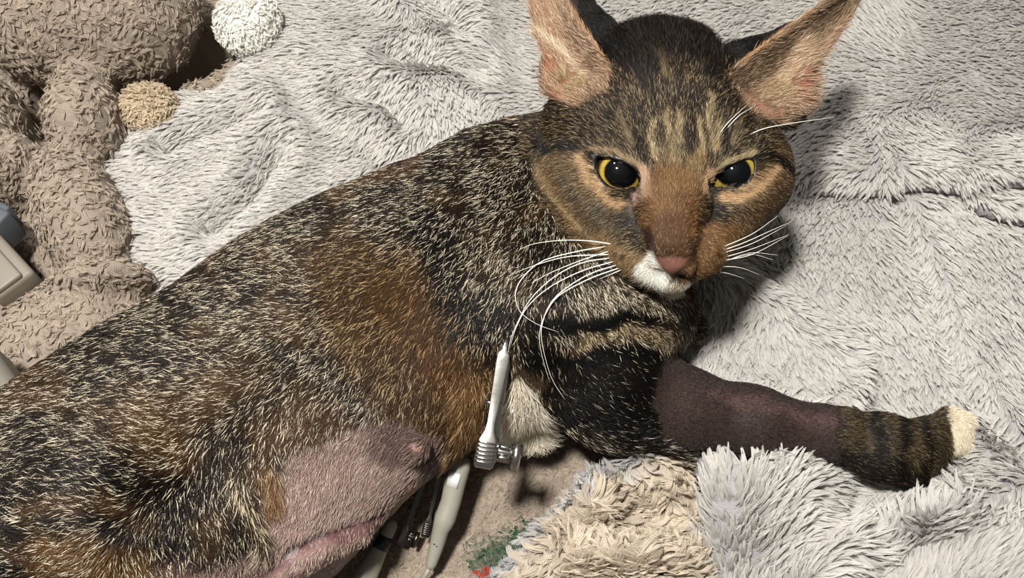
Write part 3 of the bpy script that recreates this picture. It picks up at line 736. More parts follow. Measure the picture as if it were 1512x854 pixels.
# ------------------------------------------------------------------ coat: markings and some painted shade in plan of the design view, carried by each hair
HEADP = [(770, -80), (1300, -80), (1300, 120), (1182, 185), (1180, 230), (1158, 300), (1095, 380), (1045, 425), (985, 445), (920, 415), (865, 370), (818, 328), (790, 275), (772, 210), (785, 140), (765, 0)]
BLACK, DK = (15, 12, 10), (25, 20, 15)
BODY_PAINT = [
    # kind, points, width/None, feather, alpha, values
    ('poly', [(470, 360), (560, 345), (640, 375), (690, 450), (745, 520), (725, 600), (690, 680), (650, 690), (640, 640), (600, 612), (560, 575), (490, 510)], 0, 45, 0.85, dict(base=(66, 48, 29), tip=(166, 138, 98), tf=0.2)),
    ('line', [(590, 420), (655, 520), (690, 600)], 30, 40, 0.7, dict(base=(76, 52, 29), tip=(150, 116, 74), tf=0.12)),
    ('line', [(640, 520), (690, 560), (735, 545)], 16, 30, 0.6, dict(base=(80, 52, 29))),
    ('poly', [(200, 600), (330, 540), (460, 560), (450, 640), (300, 680), (220, 660)], 0, 40, 0.55, dict(base=(86, 62, 36), tf=0.25)),
    ('line', [(320, 490), (420, 470), (520, 500)], 18, 30, 0.4, dict(base=(84, 62, 38), tf=0.3)),
    ('line', [(100, 812), (190, 832)], 26, 40, 0.75, dict(base=(108, 78, 42), tf=0.25)),
    ('line', [(380, 640), (470, 610), (560, 600)], 26, 30, 0.6, dict(base=(80, 56, 36), tf=0.2)),
    ('line', [(645, 325), (665, 400), (690, 465), (735, 500)], 26, 28, 0.95, dict(base=BLACK, tf=0.16)),
    ('line', [(735, 270), (740, 360), (760, 440)], 30, 40, 0.45, dict(base=DK, tf=0.35)),
    ('poly', [(690, 430), (780, 440), (800, 500), (760, 520), (720, 500)], 0, 22, 0.85, dict(base=BLACK, tf=0.12)),
    ('poly', [(775, 480), (850, 520), (960, 530), (985, 640), (960, 662), (900, 648), (820, 612), (785, 560)], 0, 20, 0.96, dict(base=(12, 10, 9), tip=(150, 140, 120), tf=0.03, ln=18)),  # black fur, with shading of the upper arm painted in
    ('line', [(790, 470), (880, 462), (990, 462)], 15, 10, 1.0, dict(base=(11, 10, 9), tf=0.02, ln=16)),
    ('line', [(850, 492), (930, 488), (1005, 500)], 10, 9, 0.9, dict(base=(70, 58, 42), tip=(178, 160, 126), tf=0.45, ln=17)),
    ('line', [(800, 520), (900, 515), (990, 526)], 14, 9, 1.0, dict(base=(11, 10, 9), tf=0.02, ln=16)),
    ('line', [(860, 435), (930, 425), (985, 445)], 18, 14, 0.7, dict(base=(60, 50, 36), tf=0.4, ln=18)),
    ('line', [(475, 515), (535, 585), (555, 640)], 16, 24, 0.7, dict(base=DK, tf=0.3)),
    ('line', [(540, 300), (600, 380)], 10, 24, 0.45, dict(base=DK, tf=0.35)),
    ('line', [(420, 350), (470, 430), (490, 500)], 10, 24, 0.5, dict(base=DK, tf=0.4)),
    ('line', [(300, 430), (350, 470), (400, 500)], 10, 24, 0.45, dict(base=DK, tf=0.4)),
    ('line', [(310, 640), (370, 605), (430, 560)], 14, 22, 0.75, dict(base=DK, tf=0.25)),
    ('line', [(285, 700), (335, 665), (360, 640)], 18, 22, 0.8, dict(base=BLACK, tf=0.12)),
    ('line', [(200, 690), (255, 740), (250, 800)], 22, 26, 0.85, dict(base=BLACK, tf=0.15)),
    ('line', [(-30, 690), (70, 682), (180, 700)], 9, 12, 0.85, dict(base=BLACK, tf=0.12)),
    ('line', [(-30, 742), (100, 725), (230, 722)], 9, 12, 0.85, dict(base=BLACK, tf=0.12)),
    ('line', [(-30, 640), (60, 628), (150, 640)], 7, 14, 0.65, dict(base=DK, tf=0.25)),
    ('line', [(40, 785), (150, 768), (235, 785)], 9, 12, 0.8, dict(base=BLACK, tf=0.12)),
    ('line', [(-30, 838), (50, 850)], 16, 16, 0.85, dict(base=BLACK, tf=0.1)),
    ('line', [(110, 590), (200, 560)], 9, 18, 0.5, dict(base=DK, tf=0.35)),
    # clipped belly
    ('poly', [(385, 715), (430, 660), (500, 632), (560, 612), (610, 610), (650, 622), (668, 650), (650, 690), (615, 722), (592, 745), (565, 790), (525, 860), (500, 980), (230, 980), (240, 835), (330, 815), (380, 790)], 0, 16, 1.0,
        dict(base=(166, 142, 131), tip=(196, 178, 168), tf=0.3, ln=17, den=0.38, lift=0.22, skin=(142, 115, 108), sk=1.0, rad=0.8)),
    ('poly', [(540, 620), (600, 608), (655, 625), (668, 655), (640, 690), (590, 690), (550, 660)], 0, 24, 0.85, dict(base=(92, 74, 68), tip=(140, 120, 112), skin=(84, 67, 63))),
    ('line', [(400, 700), (480, 660), (545, 650)], 14, 26, 0.5, dict(base=(120, 98, 90), skin=(150, 122, 116))),
    ('line', [(668, 655), (650, 700), (600, 735), (580, 760)], 6, 8, 0.9, dict(base=(206, 176, 146), skin=(150, 120, 104), ln=12, den=0.35)),
    ('line', [(618, 662), (620, 661)], 9, 8, 1.0, dict(den=0.0, skin=(148, 112, 102))),
    ('line', [(434, 793), (436, 793)], 6, 7, 1.0, dict(den=0.0, skin=(150, 98, 98))),
    ('line', [(395, 852), (430, 818), (470, 796), (520, 780), (580, 762)], 10, 14, 1.0, dict(den=0.06, ln=8, skin=(104, 76, 75))),
    ('line', [(430, 806), (470, 787), (505, 778)], 2, 4, 0.8, dict(den=0.0, skin=(60, 38, 40))),  # crease shade painted into the skin of the fold
    ('poly', [(430, 840), (560, 775), (590, 770), (500, 980), (380, 980)], 0, 10, 1.0, dict(den=0.05, ln=8, skin=(98, 75, 72))),
    ('line', [(240, 840), (300, 850), (380, 840)], 24, 30, 0.5, dict(base=(120, 92, 86), skin=(104, 78, 76))),
    ('line', [(400, 680), (398, 740)], 9, 14, 0.95, dict(base=(116, 86, 54), tip=(176, 146, 104), tf=0.3, ln=30, den=1.0, skin=(120, 84, 50))),
    ('line', [(352, 690), (368, 760), (392, 800)], 7, 12, 0.9, dict(base=(70, 56, 42), tip=(206, 190, 160), tf=0.5, ln=36, den=0.7)),
    ('line', [(400, 838), (430, 815), (470, 793), (520, 776), (572, 758)], 2.0, 4, 0.9, dict(den=0.02, skin=(40, 26, 27))),  # dark of the groove painted along the fold as shade
    # white fluff under the arm and tawny fringe beside the clip
    ('line', [(690, 560), (700, 640), (680, 690)], 16, 22, 0.8, dict(base=(122, 90, 56), tip=(190, 164, 124), tf=0.35, ln=42)),
    ('poly', [(765, 548), (785, 568), (802, 612), (830, 640), (850, 690), (760, 720), (715, 700), (735, 640), (752, 590)], 0, 10, 1.0, dict(base=(226, 214, 190), tip=(240, 234, 220), tf=0.5, ln=44, lift=0.45, skin=(190, 168, 150))),
    ('line', [(740, 505), (765, 530), (790, 560)], 8, 12, 0.7, dict(base=(86, 70, 52))),
    ('line', [(840, 625), (930, 652), (1000, 664)], 5, 8, 0.7, dict(tip=(204, 196, 180), tf=0.08, ln=26)),
    # clipped fore leg
    ('poly', [(980, 512), (1080, 540), (1160, 570), (1238, 588), (1246, 700), (1150, 690), (1050, 685), (972, 650), (950, 590)], 0, 9, 1.0, dict(base=(40, 32, 30), tip=(84, 68, 64), tf=0.3, ln=6, den=0.5, rad=0.7, skin=(54, 42, 37), sk=1.0)),
    ('line', [(1060, 580), (1110, 596), (1180, 612), (1235, 622)], 9, 18, 0.6, dict(skin=(98, 74, 70))),  # painted highlight along the upper ridge of the leg
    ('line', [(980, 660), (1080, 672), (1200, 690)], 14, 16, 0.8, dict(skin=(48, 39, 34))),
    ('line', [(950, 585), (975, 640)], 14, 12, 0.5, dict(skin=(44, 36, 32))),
    # paw
    ('poly', [(1236, 580), (1420, 590), (1420, 740), (1236, 720)], 0, 7, 1.0, dict(base=(46, 38, 28), tip=(112, 96, 70), tf=0.3, ln=15, den=1.5, rad=0.7)),
    ('line', [(1278, 596), (1290, 650), (1285, 710)], 7, 7, 0.9, dict(base=BLACK, tf=0.05)),
    ('line', [(1318, 606), (1326, 650), (1318, 720)], 7, 7, 0.9, dict(base=BLACK, tf=0.05)),
    ('line', [(1350, 618), (1360, 655), (1352, 720)], 5, 7, 0.9, dict(base=BLACK, tf=0.05)),
    ('poly', [(1225, 665), (1300, 672), (1365, 690), (1350, 745), (1225, 720)], 0, 12, 0.85, dict(base=BLACK, tf=0.06)),
    ('poly', [(1391, 560), (1460, 560), (1460, 690), (1408, 680), (1398, 650), (1392, 610)], 0, 3, 1.0, dict(base=(232, 220, 194), tip=(240, 230, 210), tf=0.3, ln=13, den=1.6, skin=(200, 180, 160))),
]
HEAD_PAINT = [
    ('line', [(800, 170), (830, 200), (880, 200)], 32, 30, 0.75, dict(base=(36, 29, 22), tf=0.22)),
    ('line', [(1150, 190), (1120, 180), (1080, 170)], 34, 30, 0.75, dict(base=(34, 27, 21), tf=0.22)),
    ('line', [(1150, 240), (1130, 300), (1080, 350)], 26, 26, 0.6, dict(base=(96, 70, 44), tf=0.25)),
    ('line', [(830, 250), (860, 300), (890, 345)], 30, 24, 0.6, dict(base=(118, 94, 64), tf=0.35)),
    ('poly', [(900, 105), (1065, 105), (1085, 160), (1062, 235), (1000, 215), (940, 230), (900, 180)], 0, 22, 0.75, dict(base=(34, 27, 21), tf=0.2)),
    ('poly', [(838, -30), (868, 40), (905, 84), (918, 108), (940, 118), (956, 145), (970, 112), (1000, 96), (1028, 108), (1042, 140), (1058, 112), (1110, 60), (1050, 50), (1010, 5), (950, -5), (900, 30), (850, -30)], 0, 18, 0.97, dict(base=(19, 16, 15), tip=(64, 56, 48), tf=0.2, ln=27, lift=0.5)),
    ('line', [(955, 90), (965, 150), (960, 190)], 9, 10, 0.7, dict(base=(24, 21, 19))),
    ('line', [(975, 98), (986, 128)], 3, 7, 0.7, dict(base=(120, 104, 76))),
    ('line', [(986, 176), (988, 196), (985, 214)], 3, 5, 0.9, dict(base=(150, 130, 96), tip=(200, 182, 146), tf=0.45)),
    ('line', [(966, 192), (962, 220), (972, 246)], 3, 5, 0.9, dict(base=(150, 130, 96), tip=(200, 182, 146), tf=0.45)),
    ('line', [(1046, 152), (1044, 185), (1050, 235)], 3, 5, 0.9, dict(base=(150, 130, 96), tip=(200, 182, 146), tf=0.45)),
    ('line', [(1058, 192), (1056, 236)], 3, 5, 0.9, dict(base=(150, 130, 96), tip=(200, 182, 146), tf=0.45)),
    ('line', [(1030, 190), (1036, 240)], 3, 5, 0.9, dict(base=(150, 130, 96), tip=(200, 182, 146), tf=0.45)),
    ('line', [(1003, 184), (1004, 222)], 3, 5, 0.85, dict(base=(150, 130, 96), tip=(200, 182, 146), tf=0.45)),
    ('line', [(988, 226), (1000, 262), (985, 280)], 12, 16, 0.65, dict(base=(116, 98, 70), tip=(176, 156, 120), tf=0.4)),
    ('line', [(1030, 245), (1020, 280)], 10, 12, 0.6, dict(base=(138, 110, 70))),
    ('line', [(930, 205), (945, 225), (952, 245)], 6, 6, 0.95, dict(base=(26, 21, 17), tf=0.06)),
    ('line', [(1064, 205), (1066, 238)], 4, 5, 0.95, dict(base=(22, 18, 15), tf=0.05)),
    ('line', [(1022, 150), (1020, 200), (1022, 235)], 4, 5, 0.9, dict(base=(28, 22, 17), tf=0.06)),
    ('line', [(980, 200), (982, 226)], 3, 4, 0.9, dict(base=(28, 22, 17), tf=0.06)),
    ('line', [(922, 182), (938, 222)], 3, 6, 0.6, dict(base=(140, 124, 96))),
    ('line', [(1084, 185), (1076, 222)], 3, 6, 0.6, dict(base=(134, 118, 90))),
    ('line', [(800, 213), (832, 216), (866, 226)], 6, 6, 0.95, dict(base=(24, 24, 24), tf=0.05)),
    ('line', [(804, 246), (826, 284), (858, 332)], 6, 10, 0.55, dict(base=(150, 126, 88), tip=(200, 178, 138), tf=0.5)),
    ('line', [(842, 258), (870, 300), (905, 330)], 7, 9, 0.75, dict(base=(72, 62, 52))),
    ('line', [(890, 300), (915, 318), (935, 326)], 8, 9, 0.75, dict(base=(66, 60, 55))),
    ('line', [(862, 236), (874, 262), (905, 292), (938, 312)], 7, 6, 0.95, dict(base=(192, 160, 122), tf=0.1, ln=9)),
    ('line', [(880, 224), (915, 229), (948, 250)], 3, 4, 0.75, dict(base=(176, 152, 120), ln=9)),
    ('line', [(951, 258), (957, 292)], 7, 7, 0.95, dict(base=(180, 150, 124), tf=0.1, ln=8)),
    ('line', [(942, 286), (944, 298)], 4, 4, 0.9, dict(base=(206, 170, 166), ln=6)),
    ('line', [(932, 310), (942, 330)], 8, 8, 0.9, dict(base=(58, 54, 52), tf=0.05, ln=11)),
    ('line', [(1050, 288), (1056, 314)], 6, 6, 0.95, dict(base=(38, 34, 32), tf=0.05, ln=11)),
    ('line', [(1064, 292), (1088, 289), (1116, 272), (1140, 242)], 8, 6, 0.95, dict(base=(200, 166, 126), tf=0.1, ln=9)),
    ('line', [(1046, 258), (1037, 286)], 6, 6, 0.9, dict(base=(194, 160, 124), tf=0.1, ln=8)),
    ('line', [(1056, 252), (1085, 236), (1112, 229)], 3, 4, 0.85, dict(base=(186, 168, 128), ln=9)),
    ('line', [(1118, 230), (1145, 234), (1166, 246)], 6, 6, 0.95, dict(base=(20, 18, 17), tf=0.05)),
    # nose bridge and muzzle
    ('line', [(992, 285), (992, 330)], 34, 18, 0.85, dict(base=(112, 80, 48), tip=(150, 116, 78), ln=10)),
    ('line', [(1010, 300), (1022, 330)], 12, 12, 0.7, dict(base=(86, 54, 28), ln=8)),
    ('line', [(988, 345), (992, 378)], 26, 12, 0.9, dict(base=(80, 53, 31), tf=0.05, ln=7)),
    ('line', [(956, 335), (962, 352), (966, 376)], 4, 5, 0.9, dict(base=(44, 30, 22), tf=0, ln=7)),
    ('line', [(1029, 328), (1028, 352), (1022, 374)], 5, 5, 0.9, dict(base=(48, 30, 20), tf=0, ln=7)),
    ('line', [(895, 352), (925, 375), (948, 392)], 18, 12, 0.85, dict(base=(142, 116, 82), tip=(186, 162, 124), tf=0.3, ln=11)),
    ('line', [(1046, 345), (1040, 385), (1025, 405)], 17, 12, 0.9, dict(base=(110, 82, 54), tip=(166, 134, 94), tf=0.25, ln=10)),
    ('line', [(1075, 330), (1060, 370)], 10, 12, 0.7, dict(base=(120, 82, 48), ln=12)),
    ('line', [(952, 396), (972, 412), (990, 428)], 12, 7, 1.0, dict(base=(243, 240, 230), tf=0, ln=9)),
    ('line', [(985, 428), (1012, 420)], 9, 7, 1.0, dict(base=(236, 226, 206), tf=0, ln=9)),
    ('line', [(960, 382), (975, 404)], 6, 6, 0.9, dict(base=(240, 236, 226), tf=0, ln=8)),
    ('line', [(908, 364), (914, 367)], 2, 3, 0.9, dict(base=(40, 32, 28), tf=0)), ('line', [(924, 371), (929, 374)], 2, 3, 0.9, dict(base=(40, 32, 28), tf=0)),
    ('line', [(1052, 372), (1056, 374)], 3, 3, 0.9, dict(base=(40, 28, 22), tf=0)),
    # ears
    ('poly', [(822, -70), (838, 2), (866, 46), (893, 82), (912, 104), (940, 80), (930, 50), (880, 10), (850, -70)], 0, 3, 1.0, dict(base=(17, 15, 14), tip=(60, 52, 44), tf=0.1, ln=13, skin=(20, 17, 15), sk=1.0)),
    ('poly', [(1078, 106), (1096, 88), (1130, 62), (1172, 30), (1212, 2), (1250, -30), (1190, -30), (1110, 40), (1050, 60)], 0, 3, 1.0, dict(base=(17, 15, 14), tip=(60, 52, 44), tf=0.1, ln=13, skin=(20, 17, 15), sk=1.0)),
    ('poly', EAR_L, 0, 5, 1.0, dict(base=(160, 124, 98), tip=(206, 184, 156), tf=0.5, ln=24, den=0.22, lift=0.25, rad=0.7, skin=(132, 96, 76), sk=1.0)),
    ('poly', EAR_R, 0, 5, 1.0, dict(base=(152, 120, 94), tip=(204, 182, 154), tf=0.5, ln=24, den=0.26, lift=0.25, rad=0.7, skin=(132, 94, 76), sk=1.0)),
    ('line', [(840, 20), (870, 70), (890, 110), (880, 140)], 12, 12, 0.8, dict(base=(112, 86, 66), skin=(130, 94, 78), den=0.5)),
    ('line', [(812, 90), (826, 112)], 11, 10, 0.95, dict(skin=(128, 66, 40), den=0.06)), ('line', [(806, 118), (812, 132)], 5, 7, 0.9, dict(skin=(150, 96, 62), den=0.1)), ('line', [(802, 62), (835, 84), (878, 112)], 4, 8, 0.8, dict(base=(196, 170, 140), tip=(236, 222, 198), tf=0.7, den=0.55, ln=34)), ('line', [(798, 20), (835, 40)], 4, 8, 0.5, dict(skin=(104, 70, 58))),  # red-brown spot includes painted shade of the ear hollow; pale hairs
    ('line', [(1245, 4), (1190, 50), (1130, 92), (1095, 120)], 18, 14, 0.9, dict(base=(84, 66, 50), tip=(170, 148, 120), tf=0.4, den=0.75, ln=22, skin=(110, 80, 62))),
    ('line', [(1175, 70), (1160, 95), (1140, 120)], 10, 12, 0.8, dict(base=(190, 160, 130), tip=(235, 215, 185), tf=0.6, den=0.5, ln=30)),
    ('line', [(1182, 118), (1176, 134)], 9, 8, 0.9, dict(base=(170, 116, 92), den=0.08, skin=(138, 80, 60))), ('line', [(1196, 100), (1188, 112)], 3, 5, 0.8, dict(skin=(92, 52, 40), den=0.05)),
    ('line', [(838, 125), (868, 130)], 10, 12, 0.9, dict(base=(150, 126, 92), tip=(206, 186, 150), tf=0.5, den=0.7, ln=28)),
    ('line', [(1150, 135), (1120, 140)], 10, 10, 0.9, dict(base=(140, 116, 84), tip=(200, 180, 142), tf=0.5, den=0.8, ln=24)),
    ('line', [(838, 2), (866, 46), (893, 82), (910, 102)], 1.5, 2, 0.9, dict(base=(176, 130, 84), skin=(176, 130, 84), den=0.5, ln=6)),
    ('line', [(1080, 104), (1130, 62), (1172, 32), (1212, 4)], 1.5, 2, 0.9, dict(base=(176, 134, 84), skin=(176, 134, 84), den=0.5, ln=6)),
    # bare skin
    ('poly', [(966, 381), (992, 380), (1019, 381), (1007, 394), (994, 407), (986, 407), (976, 394)], 0, 2.5, 1.0, dict(den=0.0, skin=(104, 69, 58), sk=1.0)),
    ('poly', EYE_L, -5, 2.0, 1.0, dict(den=0.0, skin=(18, 14, 13), sk=1.0)), ('poly', EYE_R, -5, 2.0, 1.0, dict(den=0.0, skin=(18, 14, 13), sk=1.0)),
]
def coat(px, py, head):
    n = len(px)
    out = dict(base=np.zeros((n, 3)), tip=np.zeros((n, 3)), tf=np.zeros(n), ln=np.zeros(n), den=np.ones(n), lift=np.full(n, 0.30), rad=np.ones(n), skin=np.zeros((n, 3)), sk=np.zeros(n))
    if head:
        out['base'][:] = lin((45, 36, 27)); out['tip'][:] = lin((158, 138, 106)); out['tf'][:] = 0.28; out['ln'][:] = 17
        wx = px + 5 * (fbm(px / 12, py / 12) - 0.5); wy = py + 5 * (fbm(px / 12 + 40, py / 12) - 0.5); P_ = HEAD_PAINT
        out['rad'][:] = 0.72
    else:
        out['base'][:] = lin((33, 25, 17)); out['tip'][:] = lin((206, 194, 170)); out['tf'][:] = 0.235; out['ln'][:] = 22; out['lift'][:] = 0.26
        wx = px + 26 * (fbm(px / 34, py / 34) - 0.5); wy = py + 26 * (fbm(px / 34 + 40, py / 34) - 0.5); P_ = BODY_PAINT
        dk = sst(0.5, 0.72, fbm(px / 26 + 90, py / 17, 3))
        br = 0.75 * sst(0.48, 0.66, fbm(px / 75 + 31, py / 48 + 7, 3))
        out['base'] = out['base'] * (1 - br[:, None]) + lin((74, 52, 30)) * br[:, None]; out['tf'] -= 0.06 * br
        dk = 0.75 * dk; out['base'] = out['base'] * (1 - dk[:, None]) + lin(DK) * dk[:, None]; out['tf'] -= 0.2 * dk
    out['skin'][:] = lin((60, 48, 40))
    for kind, pts, wd_, fe, al, val in P_:
        big = fe > 6
        X, Y = (wx, wy) if big else (px, py)
        if kind == 'line':
            d, _, _ = dline(X, Y, pts); m = sst(wd_ + fe * 0.6, max(wd_ - fe * 0.4, 0), d) * al
        else:
            d = dpoly(X, Y, pts) + wd_; m = sst(fe * 0.5, -fe * 0.5, d) * al
        for key, v in val.items():
            if key in ('base', 'tip', 'skin'): out[key] += m[:, None] * (lin(v) - out[key])
            else: out[key] += m * (v - out[key])
    return out
BODY_ARW = [(30, 640, -1, 0.5), (150, 500, -1, 0.45), (300, 400, -1, 0.3), (450, 330, -1, 0.35), (600, 260, -0.9, 0.5), (700, 200, -0.7, 0.6), (760, 180, -0.5, 0.6),
            (250, 520, -1, 0.05), (400, 430, -1, 0.0), (550, 380, -0.9, 0.45), (700, 320, -0.6, 0.7), (780, 280, -0.4, 0.8), (640, 450, -0.7, 0.7), (720, 430, -0.6, 0.8), (780, 400, -0.5, 0.8),
            (100, 650, -1, 0.05), (200, 620, -1, 0.0), (330, 560, -1, 0.05), (450, 540, -0.7, 0.6), (560, 520, -0.6, 0.7), (640, 580, -0.3, 1), (690, 640, -0.15, 1), (600, 590, -0.4, 0.9),
            (60, 740, -1, -0.15), (160, 730, -1, -0.25), (100, 820, -0.9, 0.3), (240, 690, -0.9, 0.2), (270, 740, -0.3, 1), (330, 680, -0.2, 1), (300, 760, 0.3, 1), (370, 760, 0.35, 1), (220, 820, 0.5, 0.8), (430, 620, -0.3, 1),
            (400, 720, 0.1, 1), (480, 690, -0.5, 0.9), (560, 680, -0.6, 0.7), (620, 640, -0.8, 0.2), (470, 740, -0.4, 0.9), (600, 720, -0.8, 0.5), (430, 780, -0.5, 0.8), (300, 840, 0.1, 1),
            (770, 600, 0.15, 1), (800, 650, 0.35, 1), (720, 660, -0.1, 1), (740, 540, 0.0, 1),
            (820, 450, 0.1, 1), (880, 430, 0.5, 0.9), (950, 440, 0.8, 0.6), (990, 480, 1, 0.3), (900, 490, 0.7, 0.7), (960, 500, 0.9, 0.4), (830, 540, 0.3, 1), (900, 580, 0.8, 0.6), (860, 620, 0.9, 0.5), (960, 640, 1, 0.3),
            (1100, 620, 1, 0.3), (1250, 640, 1, 0.25), (1320, 660, 1, 0.3), (1350, 700, 0.7, 0.8), (1380, 640, 1, -0.1), (1415, 640, 0.4, 0.9)]
HEAD_ARW = [(990, 380, 0, -1), (990, 340, 0, -1), (990, 280, 0.0, -1), (1000, 230, 0, -1), (960, 200, -0.15, -1), (1040, 200, 0.15, -1), (975, 130, 0, -1), (975, 60, 0, -1), (930, 60, -0.4, -1), (1040, 70, 0.4, -1),
            (940, 330, -0.7, 0.3), (900, 330, -0.8, 0.55), (860, 290, -0.9, 0.4), (820, 250, -0.9, 0.35), (800, 210, -0.9, 0.2), (870, 220, -0.8, -0.5), (910, 215, -0.6, -0.8), (900, 180, -0.6, -0.8), (840, 180, -0.9, -0.2),
            (890, 300, -0.8, 0.5), (870, 345, -0.8, 0.6), (920, 380, -0.9, 0.5), (945, 400, -0.6, 0.8), (985, 425, 0, 1), (1020, 410, 0.5, 0.8), (1040, 390, 0.7, 0.6), (1060, 360, 0.85, 0.4),
            (1045, 330, 0.7, 0.2), (1090, 310, 0.8, 0.5), (1120, 280, 0.9, 0.4), (1150, 250, 0.9, 0.3), (1160, 210, 0.9, -0.1), (1100, 215, 0.7, -0.6), (1070, 215, 0.4, -0.9), (1090, 170, 0.6, -0.7), (1150, 180, 0.8, -0.3),
            (820, 100, -0.4, -0.9), (850, 60, -0.7, -0.5), (810, 20, -0.4, -1), (870, 100, -0.8, -0.4), (860, 130, -0.6, -0.7), (1180, 80, 0.9, -0.3), (1150, 110, 0.9, -0.2), (1210, 40, 0.8, -0.5), (1120, 130, 0.8, -0.3), (1180, 140, 0.8, 0.4), (1240, 10, 0.6, -0.8)]

vpx, vpy, vdep = proj(Vb)
def is_head(P):
    x, y, d = proj(P)
    return (dpoly(x, y, HEADP) < 0) & ((HD - d) / HS > -150 + 60 * sst(300, 420, y))
hv = is_head(Vb)
vc = np.zeros((len(Vb), 3)); vden = np.ones(len(Vb)); vbare = np.zeros(len(Vb))
for hd, m in ((True, hv), (False, ~hv)):
    c = coat(vpx[m], vpy[m], hd)
    vc[m] = c['skin'] * c['sk'][:, None] + c['base'] * 0.55 * (1 - c['sk'][:, None]); vden[m] = c['den']; vbare[m] = c['sk']
vden *= np.where(Vb[:, 2] < 0.006, 0.15, 1.0) * np.clip(Nb @ (-FW) + 0.55, 0.08, 1)
cat = empty('cat', (0.0, 0.05, 0.0), 'brown tabby cat with clipped belly and foreleg lying on its side, looking up', 'cat')
M_SKIN = mat_attr('cat_skin', rough=0.42, spec=0.4, bump=0.35, bscale=700, sss=0.15)
body = mesh_np('body', Vb, Fb, M_SKIN, cat, vc)
M_FUR = mat_hair('cat_fur', rough=0.42, spec=0.22, transl=0.05)

def fur(n, head, sig, rad0, k):
    fh = hv[Fb[:, 0]] == head
    P, M = scatter(Vb, Fb, Nb, Ab, n, vden[Fb].mean(1) * fh)
    x, y, d = proj(P)
    c = coat(x, y, head)
    T = flow(x, y, HEAD_ARW if head else BODY_ARW, sig)
    T = tangent(T, M); B = np.cross(M, T)
    tw = (0.5 if head else 0.9) * (fbm(x / 15, y / 15, 3) - 0.5) + (0.35 if head else 0.55) * (RNG.random(n) - 0.5) * 1.6
    T = unit(np.cos(tw)[:, None] * T + np.sin(tw)[:, None] * B); B = np.cross(M, T)
    L = c['ln'] * HS * (0.65 + 0.7 * RNG.random(n))
    lift = c['lift'] * (0.6 + 0.9 * RNG.random(n))
    s = np.linspace(0, 1, k)
    bend = (RNG.random(n) - 0.5) * 0.7
    X = np.zeros((n, k, 3)); cur = P - M * 0.0002
    X[:, 0] = cur
    for i in range(1, k):
        a = lift * 1.5 * (1 - 0.85 * s[i]); b = bend * s[i]
        dirv = np.cos(a)[:, None] * (np.cos(b)[:, None] * T + np.sin(b)[:, None] * B) + np.sin(a)[:, None] * M
        cur = cur + dirv * (L / (k - 1))[:, None]; X[:, i] = cur
    thick = RNG.random(n)
    tipped = RNG.random(n) < c['tf']
    rb = rad0 * c['rad'] * (0.75 + 0.5 * thick) * np.where(tipped, 1.05, 0.95)
    R = rb[:, None] * np.interp(s, [0, 0.6, 1], [1.0, 0.9, 0.18])[None]
    var = (0.75 + 0.5 * RNG.random((n, 1)))
    base = c['base'] * var
    C = np.zeros((n, k, 3))
    for i in range(k):
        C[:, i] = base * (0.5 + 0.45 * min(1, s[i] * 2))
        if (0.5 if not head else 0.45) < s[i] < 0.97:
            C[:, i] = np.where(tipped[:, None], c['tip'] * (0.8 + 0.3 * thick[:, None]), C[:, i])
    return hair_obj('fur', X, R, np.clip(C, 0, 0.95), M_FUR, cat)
fur(580000, False, 55, 0.000105, 6)
fur(230000, True, 22, 0.000095, 4)

# ---- eyes
def eye(cx, cy, ew, poly, pupil, pr, ir):
    bm = bmesh.new(); bmesh.ops.create_uvsphere(bm, u_segments=96, v_segments=64, radius=1.0)
    co = np.array([v.co for v in bm.verts]); fs = [[v.index for v in f.verts] for f in bm.faces]; bm.free()
    gx, gy = (pupil[0] - cx) / 39.0, -(pupil[1] - cy) / 39.0
    g = unit(np.array([gx, gy, math.sqrt(max(0.1, 1 - gx * gx - gy * gy))]))
    q = co.copy()
    ang = np.arccos(np.clip(co @ g, -1, 1))
    bulge = 1 + 0.06 * sst(0.95, 0.2, ang)                     # cornea
    ex = unit(np.cross(np.array([0, 1.0, 0]), g)); ey = np.cross(g, ex)
    rx, ry = co @ ex, co @ ey
    front = co @ g > 0
    rr = np.sqrt((rx / pr[0]) ** 2 + (ry / pr[1]) ** 2)
    ri = np.sqrt(rx ** 2 + ry ** 2) / ir
    an = np.arctan2(ry, rx)
    st = fbm(an * 9 + 20, ri * 3 + 5)
    gold = lin((168, 142, 62)) * (0.75 + 0.5 * st)[:, None]
    gold = gold * (1 - 0.5 * sst(0.88, 1.0, ri))[:, None]; gold = gold * (1 - 0.35 * sst(0.9, 0.72, ri))[:, None] + lin((150, 140, 60)) * (0.25 * sst(0.9, 0.72, ri))[:, None]
    c = np.tile(lin((40, 32, 28)), (len(co), 1))
    m = sst(1.04, 0.96, ri)[:, None] * front[:, None]; c = c * (1 - m) + gold * m
    m = sst(1.05, 0.97, rr)[:, None] * front[:, None]; c = c * (1 - m) + lin((6, 7, 9)) * m
    Pw = hp(cx, cy, ew) + (q * bulge[:, None] * 39 * HS) @ np.stack(HAX)
    me_tri = [f for f in fs if len(f) == 3]; me_q = [f for f in fs if len(f) == 4]
    tri = np.array(me_tri + [[f[0], f[1], f[2]] for f in me_q] + [[f[0], f[2], f[3]] for f in me_q])
    mesh_np('eye', Pw, tri, M_EYE, cat, c)
M_EYE = mat_attr('wet_eye', rough=0.5, spec=0.03, coat=0.45)
eye(*EYES[0], (919, 253), (0.60, 0.54), 0.78)
eye(*EYES[1], (1079, 253), (0.62, 0.54), 0.90)

